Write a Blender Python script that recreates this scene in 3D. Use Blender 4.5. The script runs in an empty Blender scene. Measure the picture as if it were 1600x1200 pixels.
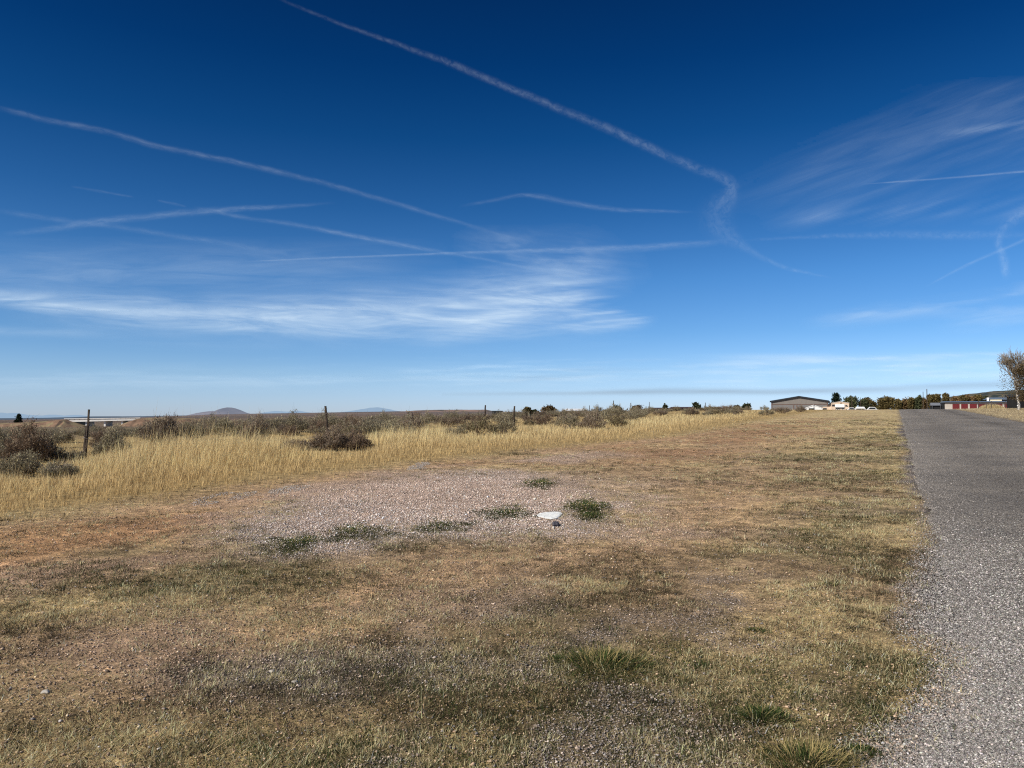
import bpy, math, random
import numpy as np
from mathutils import Vector, Matrix

sc = bpy.context.scene
COL = sc.collection
R = math.radians
PI = math.pi

# ------------------------------------------------------------------ camera
FPX = 1190.0
CAMZ = 1.6
EYE_Y = 648.0
PITCH = math.atan((EYE_Y - 600.0) / FPX)
cd = bpy.data.cameras.new("camera")
cam = bpy.data.objects.new("camera", cd)
COL.objects.link(cam)
cd.sensor_width = 36.0
cd.lens = 36.0 * FPX / 1600.0
cd.clip_start = 0.05
cd.clip_end = 400000.0
cam.location = (0, 0, CAMZ)
cam.rotation_euler = (PI / 2 + PITCH, 0, 0)
sc.camera = cam
sc.view_settings.view_transform = 'Standard'
sc.view_settings.look = 'None'
sc.view_settings.exposure = 0
sc.cycles.use_denoising = False
sc.render.filter_size = 1.15
sc.cycles.pixel_filter_type = 'BLACKMAN_HARRIS'
sc.cycles.filter_width = 1.15
sc.cycles.max_bounces = 6
sc.cycles.transparent_max_bounces = 12
sc.cycles.sample_clamp_indirect = 4.0

CP, SP = math.cos(PITCH), math.sin(PITCH)


def ray(px, py):
    u = (px - 800.0) / FPX
    v = (600.0 - py) / FPX
    return u, CP - v * SP, SP + v * CP


def project(x, y, z):
    zz = z - CAMZ
    d = y * CP + zz * SP
    v = -y * SP + zz * CP
    return 800.0 + FPX * x / d, 600.0 - FPX * v / d


# ------------------------------------------------------------------ noise
def _hash(ix, iy, seed):
    n = (ix * 374761393 + iy * 668265263 + seed * 982451653) & 0xFFFFFFFF
    n = ((n ^ (n >> 13)) * 1274126177) & 0xFFFFFFFF
    n = (n ^ (n >> 16)) & 0xFFFFFFFF
    return n.astype(np.float64) / 4294967295.0


def vnoise(x, y, seed=0):
    x = np.asarray(x, dtype=np.float64); y = np.asarray(y, dtype=np.float64)
    fx = np.floor(x); fy = np.floor(y)
    ix = fx.astype(np.int64); iy = fy.astype(np.int64)
    tx = x - fx; ty = y - fy
    tx = tx * tx * (3 - 2 * tx); ty = ty * ty * (3 - 2 * ty)
    a = _hash(ix, iy, seed); b = _hash(ix + 1, iy, seed)
    c = _hash(ix, iy + 1, seed); d = _hash(ix + 1, iy + 1, seed)
    return (a * (1 - tx) + b * tx) * (1 - ty) + (c * (1 - tx) + d * tx) * ty


def fbm(x, y, seed=0, octaves=4, gain=0.55):
    s = 0.0; amp = 1.0; tot = 0.0; f = 1.0
    for o in range(octaves):
        s = s + amp * vnoise(x * f + 17.3 * o, y * f - 9.1 * o, seed + o)
        tot += amp; amp *= gain; f *= 2.03
    return s / tot


def sstep(a, b, x):
    t = np.clip((np.asarray(x, dtype=np.float64) - a) / (b - a), 0, 1)
    return t * t * (3 - 2 * t)


def splus(x, k):
    return np.where(x / k > 30, x, k * np.log1p(np.exp(np.clip(x / k, -60, 30))))


# ------------------------------------------------------------------ terrain
RA = math.atan(600.0 / FPX)                 # road heading, right of the view axis
SA, CA = math.sin(RA), math.cos(RA)
ROAD_W = 6.9


def st(x, y):
    return x * SA + y * CA, x * CA - y * SA


def xy(s, t):
    return s * SA + t * CA, s * CA - t * SA


_PX = np.array([-3000, 0, 150, 250, 330, 450, 620, 800, 1100, 1600, 4000.])
_SL = np.array([-.006, -.0066, -.0048, -.0024, .0004, .0022, .0046, .004, .004, .004, .004])


def height(x, y):
    x = np.asarray(x, dtype=np.float64); y = np.asarray(y, dtype=np.float64)
    s, t = st(x, y)
    r = np.hypot(x, y) + 1e-6
    s2 = np.minimum(s, 420)
    left = .0205 * s2 - .0250 * splus(s2 - 119, 7.0)
    right = .0205 * s2 - .0150 * splus(s2 - 133, 9.0)
    k = sstep(7, 22, t)
    a = left * (1 - k) + right * k
    a = np.maximum(a, -1.5)
    w = sstep(-78, -25, t)
    pxh = 800 + FPX * x / np.maximum(y, 1e-3)
    pxh = np.where(y > 0.05 * r, pxh, np.where(x < 0, -3000, 4000))
    lk = 1 - .8 * sstep(330, 600, pxh)
    zl = -5.4 * sstep(28, 270, r) * lk
    near = a * w + zl * (1 - w)
    slope = np.interp(pxh, _PX, _SL)
    far = CAMZ + slope * np.where(slope > 0, np.minimum(r, 2500), np.minimum(r, 12000))
    kf = sstep(450, 2500, r)
    z = near * (1 - kf) + far * kf
    z = z - r * r / (2 * 6.37e6) * 0.87
    # small relief
    off = 1 - sstep(-1.2, -.2, t) * (1 - sstep(ROAD_W + .2, ROAD_W + 1.5, t))
    nr = 1 - sstep(60, 260, r)
    z = z + off * nr * (.10 * (fbm(x * .12, y * .12, 11, 3) - .5) * sstep(3, 12, r)
                        + .05 * (fbm(x * .7, y * .7, 12, 3) - .5))
    z = z + sstep(150, 600, r) * 1.5 * (fbm(x * .006, y * .006, 14, 3) - .5)
    return z


def gz(x, y):
    return float(height(np.array([x]), np.array([y]))[0])


def hit(px, py, dmax=20000.0):
    """where the sight line through a photo pixel meets the ground"""
    dx, dy, dz = ray(px, py)
    n = math.hypot(dx, dy); dx /= n; dy /= n; dz /= n
    d = np.geomspace(1.0, dmax, 4000)
    z = CAMZ + dz * d - height(dx * d, dy * d)
    i = int(np.argmax(z < 0))
    if z[i] >= 0:
        return None
    lo, hi = d[max(i - 1, 0)], d[i]
    for _ in range(30):
        m = .5 * (lo + hi)
        if CAMZ + dz * m - gz(dx * m, dy * m) < 0: hi = m
        else: lo = m
    return dx * hi, dy * hi


def at(px, py, depth):
    dx, dy, dz = ray(px, py)
    k = depth / dy
    return Vector((dx * k, depth, CAMZ + dz * k))


def xat(px, depth):
    return (px - 800.0) / FPX * depth


def zat(py, depth):
    return CAMZ + (EYE_Y - py) / FPX * depth


# ------------------------------------------------------------------ materials
def mat(name):
    m = bpy.data.materials.new(name)
    m.use_nodes = True
    nt = m.node_tree
    for n in list(nt.nodes): nt.nodes.remove(n)
    out = nt.nodes.new('ShaderNodeOutputMaterial')
    return m, nt, out


def nd(nt, kind, **kw):
    n = nt.nodes.new(kind)
    for k, v in kw.items():
        if k.startswith('i_'):
            n.inputs[k[2:].replace('_', ' ')].default_value = v
        else:
            setattr(n, k, v)
    return n


def math_(nt, op, a, b=None, clamp=False):
    n = nt.nodes.new('ShaderNodeMath'); n.operation = op; n.use_clamp = clamp
    for i, v in enumerate((a, b)):
        if v is None: continue
        if isinstance(v, (int, float)): n.inputs[i].default_value = v
        else: nt.links.new(v, n.inputs[i])
    return n.outputs[0]


def mixc(nt, fac, a, b, blend='MIX'):
    n = nt.nodes.new('ShaderNodeMix'); n.data_type = 'RGBA'; n.blend_type = blend
    for sock, v in ((n.inputs[0], fac), (n.inputs[6], a), (n.inputs[7], b)):
        if isinstance(v, (int, float)): sock.default_value = v
        elif isinstance(v, tuple): sock.default_value = v if len(v) == 4 else v + (1,)
        else: nt.links.new(v, sock)
    return n.outputs[2]


def ramp(nt, fac, stops, interp='LINEAR'):
    n = nt.nodes.new('ShaderNodeValToRGB'); n.color_ramp.interpolation = interp
    el = n.color_ramp.elements
    while len(el) < len(stops): el.new(.5)
    for e, (p, c) in zip(el, stops):
        e.position = p; e.color = c if len(c) == 4 else tuple(c) + (1,)
    nt.links.new(fac, n.inputs[0])
    return n.outputs[0]


def leafmat(name, transl=.35, rough=.85, tint=(1, 1, 1), spec=.15):
    m, nt, out = mat(name)
    at_ = nd(nt, 'ShaderNodeAttribute', attribute_name='Col')
    geo = nd(nt, 'ShaderNodeNewGeometry')
    nz = nd(nt, 'ShaderNodeTexNoise'); nz.inputs['Scale'].default_value = 9.0
    nt.links.new(geo.outputs['Position'], nz.inputs['Vector'])
    f = math_(nt, 'MULTIPLY_ADD', nz.outputs[0], .7); f.node.inputs[2].default_value = .65
    c = mixc(nt, 1.0, at_.outputs['Color'], tint, 'MULTIPLY')
    hs = nd(nt, 'ShaderNodeHueSaturation'); nt.links.new(c, hs.inputs['Color']); nt.links.new(f, hs.inputs['Value'])
    p = nd(nt, 'ShaderNodeBsdfPrincipled'); p.inputs['Roughness'].default_value = rough
    p.inputs['Specular IOR Level'].default_value = spec
    nt.links.new(hs.outputs[0], p.inputs['Base Color'])
    tr = nd(nt, 'ShaderNodeBsdfTranslucent'); nt.links.new(hs.outputs[0], tr.inputs['Color'])
    mx = nd(nt, 'ShaderNodeMixShader'); mx.inputs[0].default_value = transl
    nt.links.new(p.outputs[0], mx.inputs[1]); nt.links.new(tr.outputs[0], mx.inputs[2])
    nt.links.new(mx.outputs[0], out.inputs[0])
    return m


def paint(name, c, rough=.6, var=.18, scale=2.0, bump=.0, metal=0.0, stripe=None):
    """painted / weathered surface with procedural tone and grime"""
    m, nt, out = mat(name)
    tc = nd(nt, 'ShaderNodeTexCoord')
    nz = nd(nt, 'ShaderNodeTexNoise'); nz.inputs['Scale'].default_value = scale; nz.inputs['Detail'].default_value = 6
    nt.links.new(tc.outputs['Object'], nz.inputs['Vector'])
    lo = tuple(v * (1 - var) for v in c); hi = tuple(min(1, v * (1 + var)) for v in c)
    col = ramp(nt, nz.outputs[0], [(.3, lo), (.7, hi)])
    p = nd(nt, 'ShaderNodeBsdfPrincipled'); p.inputs['Roughness'].default_value = rough
    p.inputs['Metallic'].default_value = metal
    p.inputs['Specular IOR Level'].default_value = .3
    bsrc = nz.outputs[0]
    if stripe:
        wv = nd(nt, 'ShaderNodeTexWave', wave_type='BANDS', bands_direction=stripe[0])
        wv.inputs['Scale'].default_value = stripe[1]
        nt.links.new(tc.outputs['Object'], wv.inputs['Vector'])
        col = mixc(nt, stripe[2], col, wv.outputs['Color'], 'MULTIPLY')
        bsrc = wv.outputs['Fac']
    nt.links.new(col, p.inputs['Base Color'])
    if bump:
        b = nd(nt, 'ShaderNodeBump'); b.inputs['Strength'].default_value = bump
        b.inputs['Distance'].default_value = .05
        nt.links.new(bsrc, b.inputs['Height']); nt.links.new(b.outputs[0], p.inputs['Normal'])
    nt.links.new(p.outputs[0], out.inputs[0])
    return m


def glassmat(name):
    m, nt, out = mat(name)
    p = nd(nt, 'ShaderNodeBsdfPrincipled')
    p.inputs['Base Color'].default_value = (.015, .018, .022, 1); p.inputs['Roughness'].default_value = .12
    nt.links.new(p.outputs[0], out.inputs[0])
    return m


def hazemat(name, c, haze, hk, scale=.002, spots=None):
    """distant land: diffuse surface with hk of bluish air light mixed in as emission"""
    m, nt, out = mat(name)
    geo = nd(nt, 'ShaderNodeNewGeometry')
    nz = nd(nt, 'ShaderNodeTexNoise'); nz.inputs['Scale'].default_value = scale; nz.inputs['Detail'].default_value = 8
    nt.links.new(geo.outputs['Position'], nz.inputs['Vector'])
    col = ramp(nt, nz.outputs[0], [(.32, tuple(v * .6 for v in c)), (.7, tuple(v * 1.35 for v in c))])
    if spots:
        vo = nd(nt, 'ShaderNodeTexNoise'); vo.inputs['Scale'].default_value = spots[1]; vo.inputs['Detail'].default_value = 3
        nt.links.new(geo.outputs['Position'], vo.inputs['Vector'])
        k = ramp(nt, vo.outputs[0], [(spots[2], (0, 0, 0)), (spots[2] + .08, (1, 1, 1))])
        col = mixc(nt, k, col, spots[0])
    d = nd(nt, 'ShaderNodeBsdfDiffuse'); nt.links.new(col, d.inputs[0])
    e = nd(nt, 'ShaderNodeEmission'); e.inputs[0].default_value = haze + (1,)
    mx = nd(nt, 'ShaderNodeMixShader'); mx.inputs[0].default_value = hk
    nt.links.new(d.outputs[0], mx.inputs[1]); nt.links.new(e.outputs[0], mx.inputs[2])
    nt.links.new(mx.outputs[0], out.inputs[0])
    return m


# ------------------------------------------------------------------ mesh helpers
def np_mesh(name, V, F, m=None, col=None, parent=None, attrs=None, smooth=False, link=True):
    V = np.asarray(V, dtype=np.float32); F = np.asarray(F, dtype=np.int32)
    me = bpy.data.meshes.new(name)
    me.vertices.add(len(V)); me.vertices.foreach_set('co', V.ravel())
    k = F.shape[1]
    me.loops.add(F.size); me.loops.foreach_set('vertex_index', F.ravel())
    me.polygons.add(len(F))
    me.polygons.foreach_set('loop_start', np.arange(0, F.size, k, dtype=np.int32))
    if smooth: me.polygons.foreach_set('use_smooth', np.ones(len(F), dtype=bool))
    me.update(calc_edges=True)
    if col is not None:
        a = me.color_attributes.new('Col', 'FLOAT_COLOR', 'POINT')
        c4 = np.ones((len(V), 4), dtype=np.float32); c4[:, :3] = col
        a.data.foreach_set('color', c4.ravel())
    for an, av in (attrs or {}).items():
        a = me.attributes.new(an, 'FLOAT', 'POINT')
        a.data.foreach_set('value', np.asarray(av, dtype=np.float32))
    if m: me.materials.append(m)
    o = bpy.data.objects.new(name, me)
    if link: COL.objects.link(o)
    if parent: o.parent = parent
    return o


class MB:
    """collects simple solids for ONE mesh object"""
    def __init__(s): s.v = []; s.f = []

    def add(s, V, F):
        n = len(s.v); s.v += [tuple(p) for p in V]; s.f += [tuple(i + n for i in f) for f in F]
        return s

    def box(s, x0, x1, y0, y1, z0, z1):
        V = [(x, y, z) for z in (z0, z1) for y in (y0, y1) for x in (x0, x1)]
        return s.add(V, [(0, 2, 3, 1), (4, 5, 7, 6), (0, 1, 5, 4), (2, 6, 7, 3), (0, 4, 6, 2), (1, 3, 7, 5)])

    def prism(s, prof, y0, y1):
        """profile in xz extruded along y"""
        n = len(prof)
        V = [(p[0], y0, p[1]) for p in prof] + [(p[0], y1, p[1]) for p in prof]
        F = [tuple(range(n)), tuple(range(2 * n - 1, n - 1, -1))]
        F += [(i, i + n, (i + 1) % n + n, (i + 1) % n) for i in range(n)]
        return s.add(V, F)

    def tube(s, pts, rad, n=6):
        V = []; F = []
        P = [Vector(p) for p in pts]
        if isinstance(rad, (int, float)): rad = [rad] * len(P)
        for i, p in enumerate(P):
            d = (P[min(i + 1, len(P) - 1)] - P[max(i - 1, 0)]).normalized()
            a = d.orthogonal().normalized(); b = d.cross(a)
            for k in range(n):
                an = 2 * PI * k / n
                V.append(p + (a * math.cos(an) + b * math.sin(an)) * rad[i])
        for i in range(len(P) - 1):
            for k in range(n):
                F.append((i * n + k, i * n + (k + 1) % n, (i + 1) * n + (k + 1) % n, (i + 1) * n + k))
        F.append(tuple(range(n))[::-1]); F.append(tuple((len(P) - 1) * n + k for k in range(n)))
        return s.add(V, F)

    def build(s, name, m, parent=None, bevel=0.0, smooth=False):
        me = bpy.data.meshes.new(name)
        me.from_pydata(s.v, [], s.f); me.update()
        import bmesh
        bm = bmesh.new(); bm.from_mesh(me)
        bmesh.ops.recalc_face_normals(bm, faces=bm.faces)
        bm.to_mesh(me); bm.free()
        if smooth:
            for p in me.polygons: p.use_smooth = True
        me.materials.append(m)
        o = bpy.data.objects.new(name, me); COL.objects.link(o)
        if parent: o.parent = parent
        if bevel:
            b = o.modifiers.new('bevel', 'BEVEL'); b.width = bevel; b.segments = 2; b.limit_method = 'ANGLE'
        return o


def tag(o, label=None, cat=None, group=None, kind=None):
    if label: o['label'] = label
    if cat: o['category'] = cat
    if group: o['group'] = group
    if kind: o['kind'] = kind
    return o


def thing(name, label, cat, loc, rz=0.0, group=None, sc_=1.0):
    o = bpy.data.objects.new(name, None); COL.objects.link(o)
    o.location = loc; o.rotation_euler = (0, 0, rz); o.scale = (sc_,) * 3
    o.empty_display_size = .2
    return tag(o, label, cat, group)


def copy_thing(src, loc, rz, scl, label, group):
    r = src.copy(); COL.objects.link(r)
    r.location = loc; r.rotation_euler = (0, 0, rz); r.scale = scl
    r['label'] = label
    if group: r['group'] = group
    for ch in CHILD[src.name]:
        c = ch.copy(); COL.objects.link(c); c.parent = r
    return r


CHILD = {}

# ------------------------------------------------------------------ light and sky
SUN_AZ = -126.0          # degrees right of +Y: the sun stands to the left, a little behind
SUN_EL = 35.0
world = bpy.data.worlds.new("World"); sc.world = world; world.use_nodes = True
nt = world.node_tree
bg = nt.nodes['Background']
sky = nd(nt, 'ShaderNodeTexSky', sky_type='NISHITA', sun_disc=False)
sky.sun_elevation = R(SUN_EL); sky.sun_rotation = R(SUN_AZ % 360.0); sky.altitude = 1800; sky.dust_density = .6
tc = nd(nt, 'ShaderNodeTexCoord')
sep = nd(nt, 'ShaderNodeSeparateXYZ'); nt.links.new(tc.outputs['Generated'], sep.inputs[0])
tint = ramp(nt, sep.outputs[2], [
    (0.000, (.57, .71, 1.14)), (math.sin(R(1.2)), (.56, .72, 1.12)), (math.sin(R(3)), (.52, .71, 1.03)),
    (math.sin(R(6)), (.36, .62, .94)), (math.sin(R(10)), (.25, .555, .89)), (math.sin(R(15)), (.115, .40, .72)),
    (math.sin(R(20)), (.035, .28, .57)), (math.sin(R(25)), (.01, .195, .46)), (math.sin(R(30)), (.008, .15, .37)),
    (math.sin(R(44)), (.80, .78, .80)), (1.0, (.9, .85, .8))])  # upper sky, out of view, made brighter and warmer as added fill light
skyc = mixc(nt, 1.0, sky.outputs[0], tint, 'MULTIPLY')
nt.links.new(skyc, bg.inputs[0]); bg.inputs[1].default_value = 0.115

az = R(SUN_AZ); el = R(SUN_EL)
to_sun = Vector((math.sin(az) * math.cos(el), math.cos(az) * math.cos(el), math.sin(el)))
ld = bpy.data.lights.new("sun", 'SUN'); ld.energy = 5.0; ld.angle = R(.53); ld.color = (1.0, .94, .84)
lo = bpy.data.objects.new("sun", ld); COL.objects.link(lo)
lo.rotation_euler = to_sun.to_track_quat('Z', 'Y').to_euler()
lo.location = to_sun * 100

# ------------------------------------------------------------------ ground zones (world coordinates)
def grass_edge(s, x, y):
    e = -11.3 + 2.6 * sstep(14, 34, s) + 1.2 * (fbm(x * .25, y * .25, 31, 3) - .5) + 1.5 * sstep(70, 120, s) * 1.5
    return e - .6 * sstep(2, -6, s)


def lerp(a, b, k):
    return a + (b - a) * k


def world_poly(pts):
    out = []
    for px, py in pts:
        h = hit(px, py)
        out.append(h)
    return np.array(out)


def poly_dist(x, y, P):
    """signed distance to a polygon on the ground, positive inside"""
    mg = 4 * (.35 + .06 * np.hypot(P[:, 0], P[:, 1]).max())
    full = np.full(x.shape, -1e3)
    sel = (x > P[:, 0].min() - mg) & (x < P[:, 0].max() + mg) & (y > P[:, 1].min() - mg) & (y < P[:, 1].max() + mg)
    x, y = x[sel], y[sel]
    d = np.full(x.shape, 1e9); ins = np.zeros(x.shape, bool)
    n = len(P)
    for i in range(n):
        ax, ay = P[i]; bx, by = P[(i + 1) % n]
        ex, ey = bx - ax, by - ay
        k = np.clip(((x - ax) * ex + (y - ay) * ey) / (ex * ex + ey * ey + 1e-9), 0, 1)
        d = np.minimum(d, np.hypot(x - ax - k * ex, y - ay - k * ey))
        c = ((ay > y) != (by > y)) & (x < ex * (y - ay) / (ey if abs(ey) > 1e-9 else 1e-9) + ax)
        ins ^= c
    full[sel] = np.where(ins, d, -d)
    return full


POLY = {
 'patch': [(328,836),(400,800),(480,775),(570,757),(660,742),(760,735),(880,738),(930,760),(975,790),(955,815),(900,835),(800,842),(700,838),(620,842),(560,862),(470,872),(385,872)],
 'orange': [(-60,842),(120,822),(250,805),(330,800),(430,778),(380,812),(340,835),(300,852),(180,862),(60,885),(-60,898)],
 'pinkd': [(-60,898),(150,868),(320,850),(380,872),(250,890),(100,915),(-60,935)],
 'olive': [(-60,935),(180,895),(330,880),(520,875),(420,910),(300,940),(150,965),(-60,1000)],
 'tan': [(540,880),(800,850),(960,840),(1100,835),(1000,880),(800,890),(640,940),(480,960),(430,930)],
 'pinkd2': [(-60,1010),(150,970),(330,960),(500,985),(420,1020),(200,1065),(80,1060),(-60,1060)],
 'darkg': [(340,1045),(430,1035),(510,1045),(500,1075),(440,1085),(360,1065)],
 'tan2': [(960,800),(1080,760),(1200,735),(1250,760),(1160,830),(1040,850),(960,840)],
 'track': [(700,727),(900,705),(1050,685),(1180,664),(1290,652),(1260,680),(1150,705),(1000,735),(850,742)],
 'palet': [(830,719),(900,707),(940,711),(890,724)],
 'greyg': [(640,1010),(800,990),(1000,960),(1150,900),(1230,940),(1220,1050),(1120,1100),(900,1150),(700,1100)],
 'greyg2': [(560,1130),(1000,1110),(1100,1240),(560,1240)],
 'verge': [(1250,740),(1340,680),(1398,655),(1412,780),(1440,900),(1380,930),(1240,920),(1200,850)],
 'green': [(1290,1000),(1370,980),(1400,1050),(1330,1080),(1250,1060)],
 'green2': [(200,1120),(420,1080),(620,1090),(560,1170),(300,1200)],
 'weed1': [(750,801),(790,791),(840,796),(838,808),(780,811)],
 'weed2': [(876,796),(910,782),(952,784),(958,800),(936,816),(896,813)],
 'weed3': [(424,853),(470,838),(508,836),(500,827),(596,823),(592,836),(520,849),(450,860)],
 'weed4': [(636,827),(680,815),(732,818),(716,831),(652,833)],
 'weed5': [(810,759),(835,746),(874,750),(862,765)],
}
WP = {k: world_poly(v) for k, v in POLY.items()}


def zones(x, y):
    """weights of the ground covers at world points"""
    s, t = st(x, y)
    n1 = fbm(x * .35, y * .35, 41, 5); n2 = fbm(x * 1.3 + 5, y * 1.3, 42, 4); n3 = fbm(x * .11, y * .11, 43, 4)
    e = grass_edge(s, x, y)
    tall = sstep(1.2, -1.5, t - e + .9 * (n2 - .5))
    # covers laid out where they lie in the field
    r_ = np.hypot(x, y)
    wob = (n1 - .5) * 1.6 + (n2 - .5) * .7
    def pm(k, soft=.35, wk=1.0):
        sc = .35 + .06 * r_
        return sstep(-soft, soft, (poly_dist(x, y, WP[k]) / sc + wob * wk * 1.3) * .5)
    n6 = fbm(x * 3.2, y * 2.4, 48, 4)
    patch = np.clip(pm('patch', .6, 1.2) * sstep(.22, .50, n6 + .25 * pm('patch', 1.1, .6)) + .6 * pm('palet'), 0, 1)
    orange = pm('orange'); tan = np.maximum(pm('tan', .6), pm('tan2', .6)); pink = np.maximum(pm('pinkd'), pm('pinkd2', .6))
    trk = pm('track', .5)
    olive = np.maximum(pm('olive', .6), .8 * pm('verge', .7))
    gpoly = np.maximum(pm('green', .5), .6 * pm('green2', .7))
    weeds = np.maximum.reduce([sstep(-.10, .16, poly_dist(x, y, WP['weed%d' % i_]) + .9 * (n2 - .5) + 1.1 * (fbm(x * 5, y * 3, 49, 4) - .52)) for i_ in (1, 2, 3, 4, 5)])
    greyp = np.maximum(pm('greyg', .7), pm('greyg2', .6)); darkg = pm('darkg')
    # bare reddish dirt: band along the tall grass and a faint two-track
    band = np.exp(-((t - e - .9) / 1.0) ** 2) * sstep(.32, .62, n1 + .18)
    track = np.exp(-((t + 5.2 + .03 * (s - 20)) / 1.5) ** 2) * sstep(14, 30, s) * (1 - sstep(90, 130, s)) * sstep(.3, .6, n1 + .1)
    dirt = np.clip(np.maximum(.7 * band, track * .5) + .5 * sstep(.52, .70, n3 + .35 * (n1 - .5)) * sstep(-1.8, -4.5, t), 0, 1)
    dirt = np.clip(np.maximum.reduce([dirt, orange, .8 * pink, .75 * tan * (.5 + n1), .85 * trk * (.35 + 1.1 * n1)]) * (1 - .6 * olive), 0, 1)
    # shoulder of loose chippings, wide close to the camera
    edge = .24 - .50 * sstep(5.2, 3.3, s) + .8 * (n1 - .5) + .5 * (n2 - .5)
    shoulder = sstep(edge - .22, edge + .22, t)
    # grey gravel showing through the turf
    gk = sstep(.50, .64, n2 * .55 + n1 * .45 + .10 * greyp - .03) * sstep(-7, -3, t)
    gk = np.maximum.reduce([gk * (.4 + .6 * greyp), darkg, .35 * pink * sstep(.4, .6, n2)])
    grav = np.clip(np.maximum(np.maximum(patch, shoulder), .85 * gk), 0, 1)
    green = sstep(.50, .70, fbm(x * .5 + 9, y * .5, 46, 4) + .06 * sstep(-3.6, -1.0, t) - .085 + .15 * olive + .16 * gpoly + .09 * sstep(-3.2, -1.6, t) * sstep(60, 25, s)) * (1 - .6 * shoulder)
    straw = sstep(.42, .62, fbm(x * .42 + 3, y * .42 + 8, 47, 4) + .12 * sstep(40, 90, s))
    return dict(s=s, t=t, e=e, tall=tall, patch=patch, dirt=dirt, shoulder=shoulder, grav=grav, green=green,
                straw=straw, orange=orange, pink=pink, tan=tan, darkg=darkg, weeds=weeds, trk=trk, n1=n1, n2=n2, n3=n3)


def C(*v): return np.array(v, dtype=np.float64)


def ground_color(x, y, z=None):
    q = z or zones(x, y)
    k = lambda a: a[:, None]
    wd_ = q['weeds']
    n4 = fbm(x * 4.5 + 3, y * 4.5, 53, 4); n5 = fbm(x * 1.1, y * 2.0 + 7, 54, 4)
    c = lerp(C(.23, .165, .10), C(.34, .245, .15), k(q['n2']))
    c = lerp(c, C(.47, .365, .19), k(np.clip(q['straw'] * .55 + .35 * sstep(18, 45, q['s']) * sstep(.35, .6, n5), 0, .9)))
    c = lerp(c, C(.115, .098, .046), k(np.clip(q['green'] * .5, 0, 1)))
    c = lerp(c, C(.37, .25, .155), k(np.clip(q['dirt'] * .85 + .25 * q['tan'], 0, .95)))
    c = lerp(c, C(.36, .20, .10), k(np.clip(q['orange'] * .9 * (.4 + .9 * q['n1']), 0, 1)))
    c = lerp(c, C(.36, .24, .165), k(q['pink'] * .7))
    c = lerp(c, C(.24, .135, .075), k(q['trk'] * .6 * sstep(.4, .6, q['n1'])))
    c = lerp(c, C(.25, .215, .185), k(q['grav'] * .65 * (1 - q['patch'])))
    c = lerp(c, C(.12, .118, .12), k(q['darkg'] * .7))
    c = lerp(c, C(.58, .455, .37), k(q['patch']))
    c = lerp(c, C(.215, .19, .175), k(q['shoulder']))
    r = np.hypot(x, y)
    c = c * k(1 - (.20 * sstep(.56, .40, n4) * (1 - .5 * q['grav'])) + .14 * sstep(.52, .68, n4)) * k(.84 + .32 * n5)
    c = c * k(1.60 - .42 * q['patch'] - .46 * q['shoulder']) * lerp(C(1.03, 1.0, .95), C(1, 1, 1), k(q['shoulder']))
    vs = sstep(38, 75, q['s']) * sstep(-14, -7, q['t']) * sstep(.30, .52, n5) * (1 - .5 * q['trk'])
    c = lerp(c, C(.60, .475, .26), k(vs * .75))
    c = lerp(c, C(.12, .12, .055), k(wd_ * .65))
    tallc = lerp(C(.40, .28, .125), C(.52, .38, .18), k(q['n1']))
    c = lerp(c, tallc, k(q['tall']))
    # sage plain further out
    pl = sstep(-24, -40, q['t']) * sstep(30, 60, r)
    n = fbm(x * .03, y * .03, 51, 5)
    plc = lerp(C(.20, .155, .105), C(.30, .235, .13), k(sstep(.4, .6, n)))
    c = lerp(c, plc, k(pl))
    farn = fbm(x * .004, y * .004, 52, 5)
    farc = lerp(C(.165, .125, .10), C(.235, .165, .125), k(sstep(.35, .62, farn)))
    c = lerp(c, farc, k(sstep(300, 900, r)))
    # pale yellow field on the plain
    px = 800 + FPX * x / np.maximum(y, 1)
    fld = sstep(.0, .12, 1 - np.hypot((px - 375) / 110, (np.log(np.maximum(r, 1)) - math.log(430)) / .30) + .5 * (n - .5)) * (y > 50)
    c = lerp(c, C(.50, .36, .15), k(fld * .9))
    # dry mown grass right of the road
    rt = sstep(ROAD_W + .0, ROAD_W + 1.0, q['t'])
    rc = lerp(C(.52, .40, .22), C(.66, .52, .30), k(q['n1']))
    c = lerp(c, rc, k(rt * (1 - sstep(400, 900, r))))
    return np.clip(c, 0, 1)


# ------------------------------------------------------------------ ground sheet (polar grid out to the horizon)
angs = np.concatenate([np.linspace(-180, -60, 60, endpoint=False), np.linspace(-60, -40, 60, endpoint=False),
                       np.linspace(-40, 40, 700, endpoint=False), np.linspace(40, 60, 60, endpoint=False),
                       np.linspace(60, 180, 60)])
rad = np.concatenate([[.02, .3, .6], np.geomspace(.9, 120, 400), np.geomspace(121.5, 90000, 260)])
AA, RR = np.meshgrid(R(1) * angs, rad)
gx = (RR * np.sin(AA)).ravel(); gy = (RR * np.cos(AA)).ravel()
gzv = height(gx, gy)
s_, t_ = st(gx, gy)
gzv -= .06 * np.maximum(sstep(.25, .6, t_), sstep(-.3, .0, t_) * sstep(5.5, 3.2, s_)) * sstep(ROAD_W - .1, ROAD_W - .5, t_)
gcol = ground_color(gx, gy)
zz = zones(gx, gy)
na = len(angs)
ii, jj = np.meshgrid(np.arange(len(rad) - 1), np.arange(na - 1), indexing='ij')
a0 = (ii * na + jj).ravel()
GF = np.stack([a0, a0 + 1, a0 + na + 1, a0 + na], 1)
m_ground, nt, out = mat('ground')
tc = nd(nt, 'ShaderNodeTexCoord')
atc = nd(nt, 'ShaderNodeAttribute', attribute_name='Col')
atg = nd(nt, 'ShaderNodeAttribute', attribute_name='grav')
vo = nd(nt, 'ShaderNodeTexVoronoi'); vo.inputs['Scale'].default_value = 62.0
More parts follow.
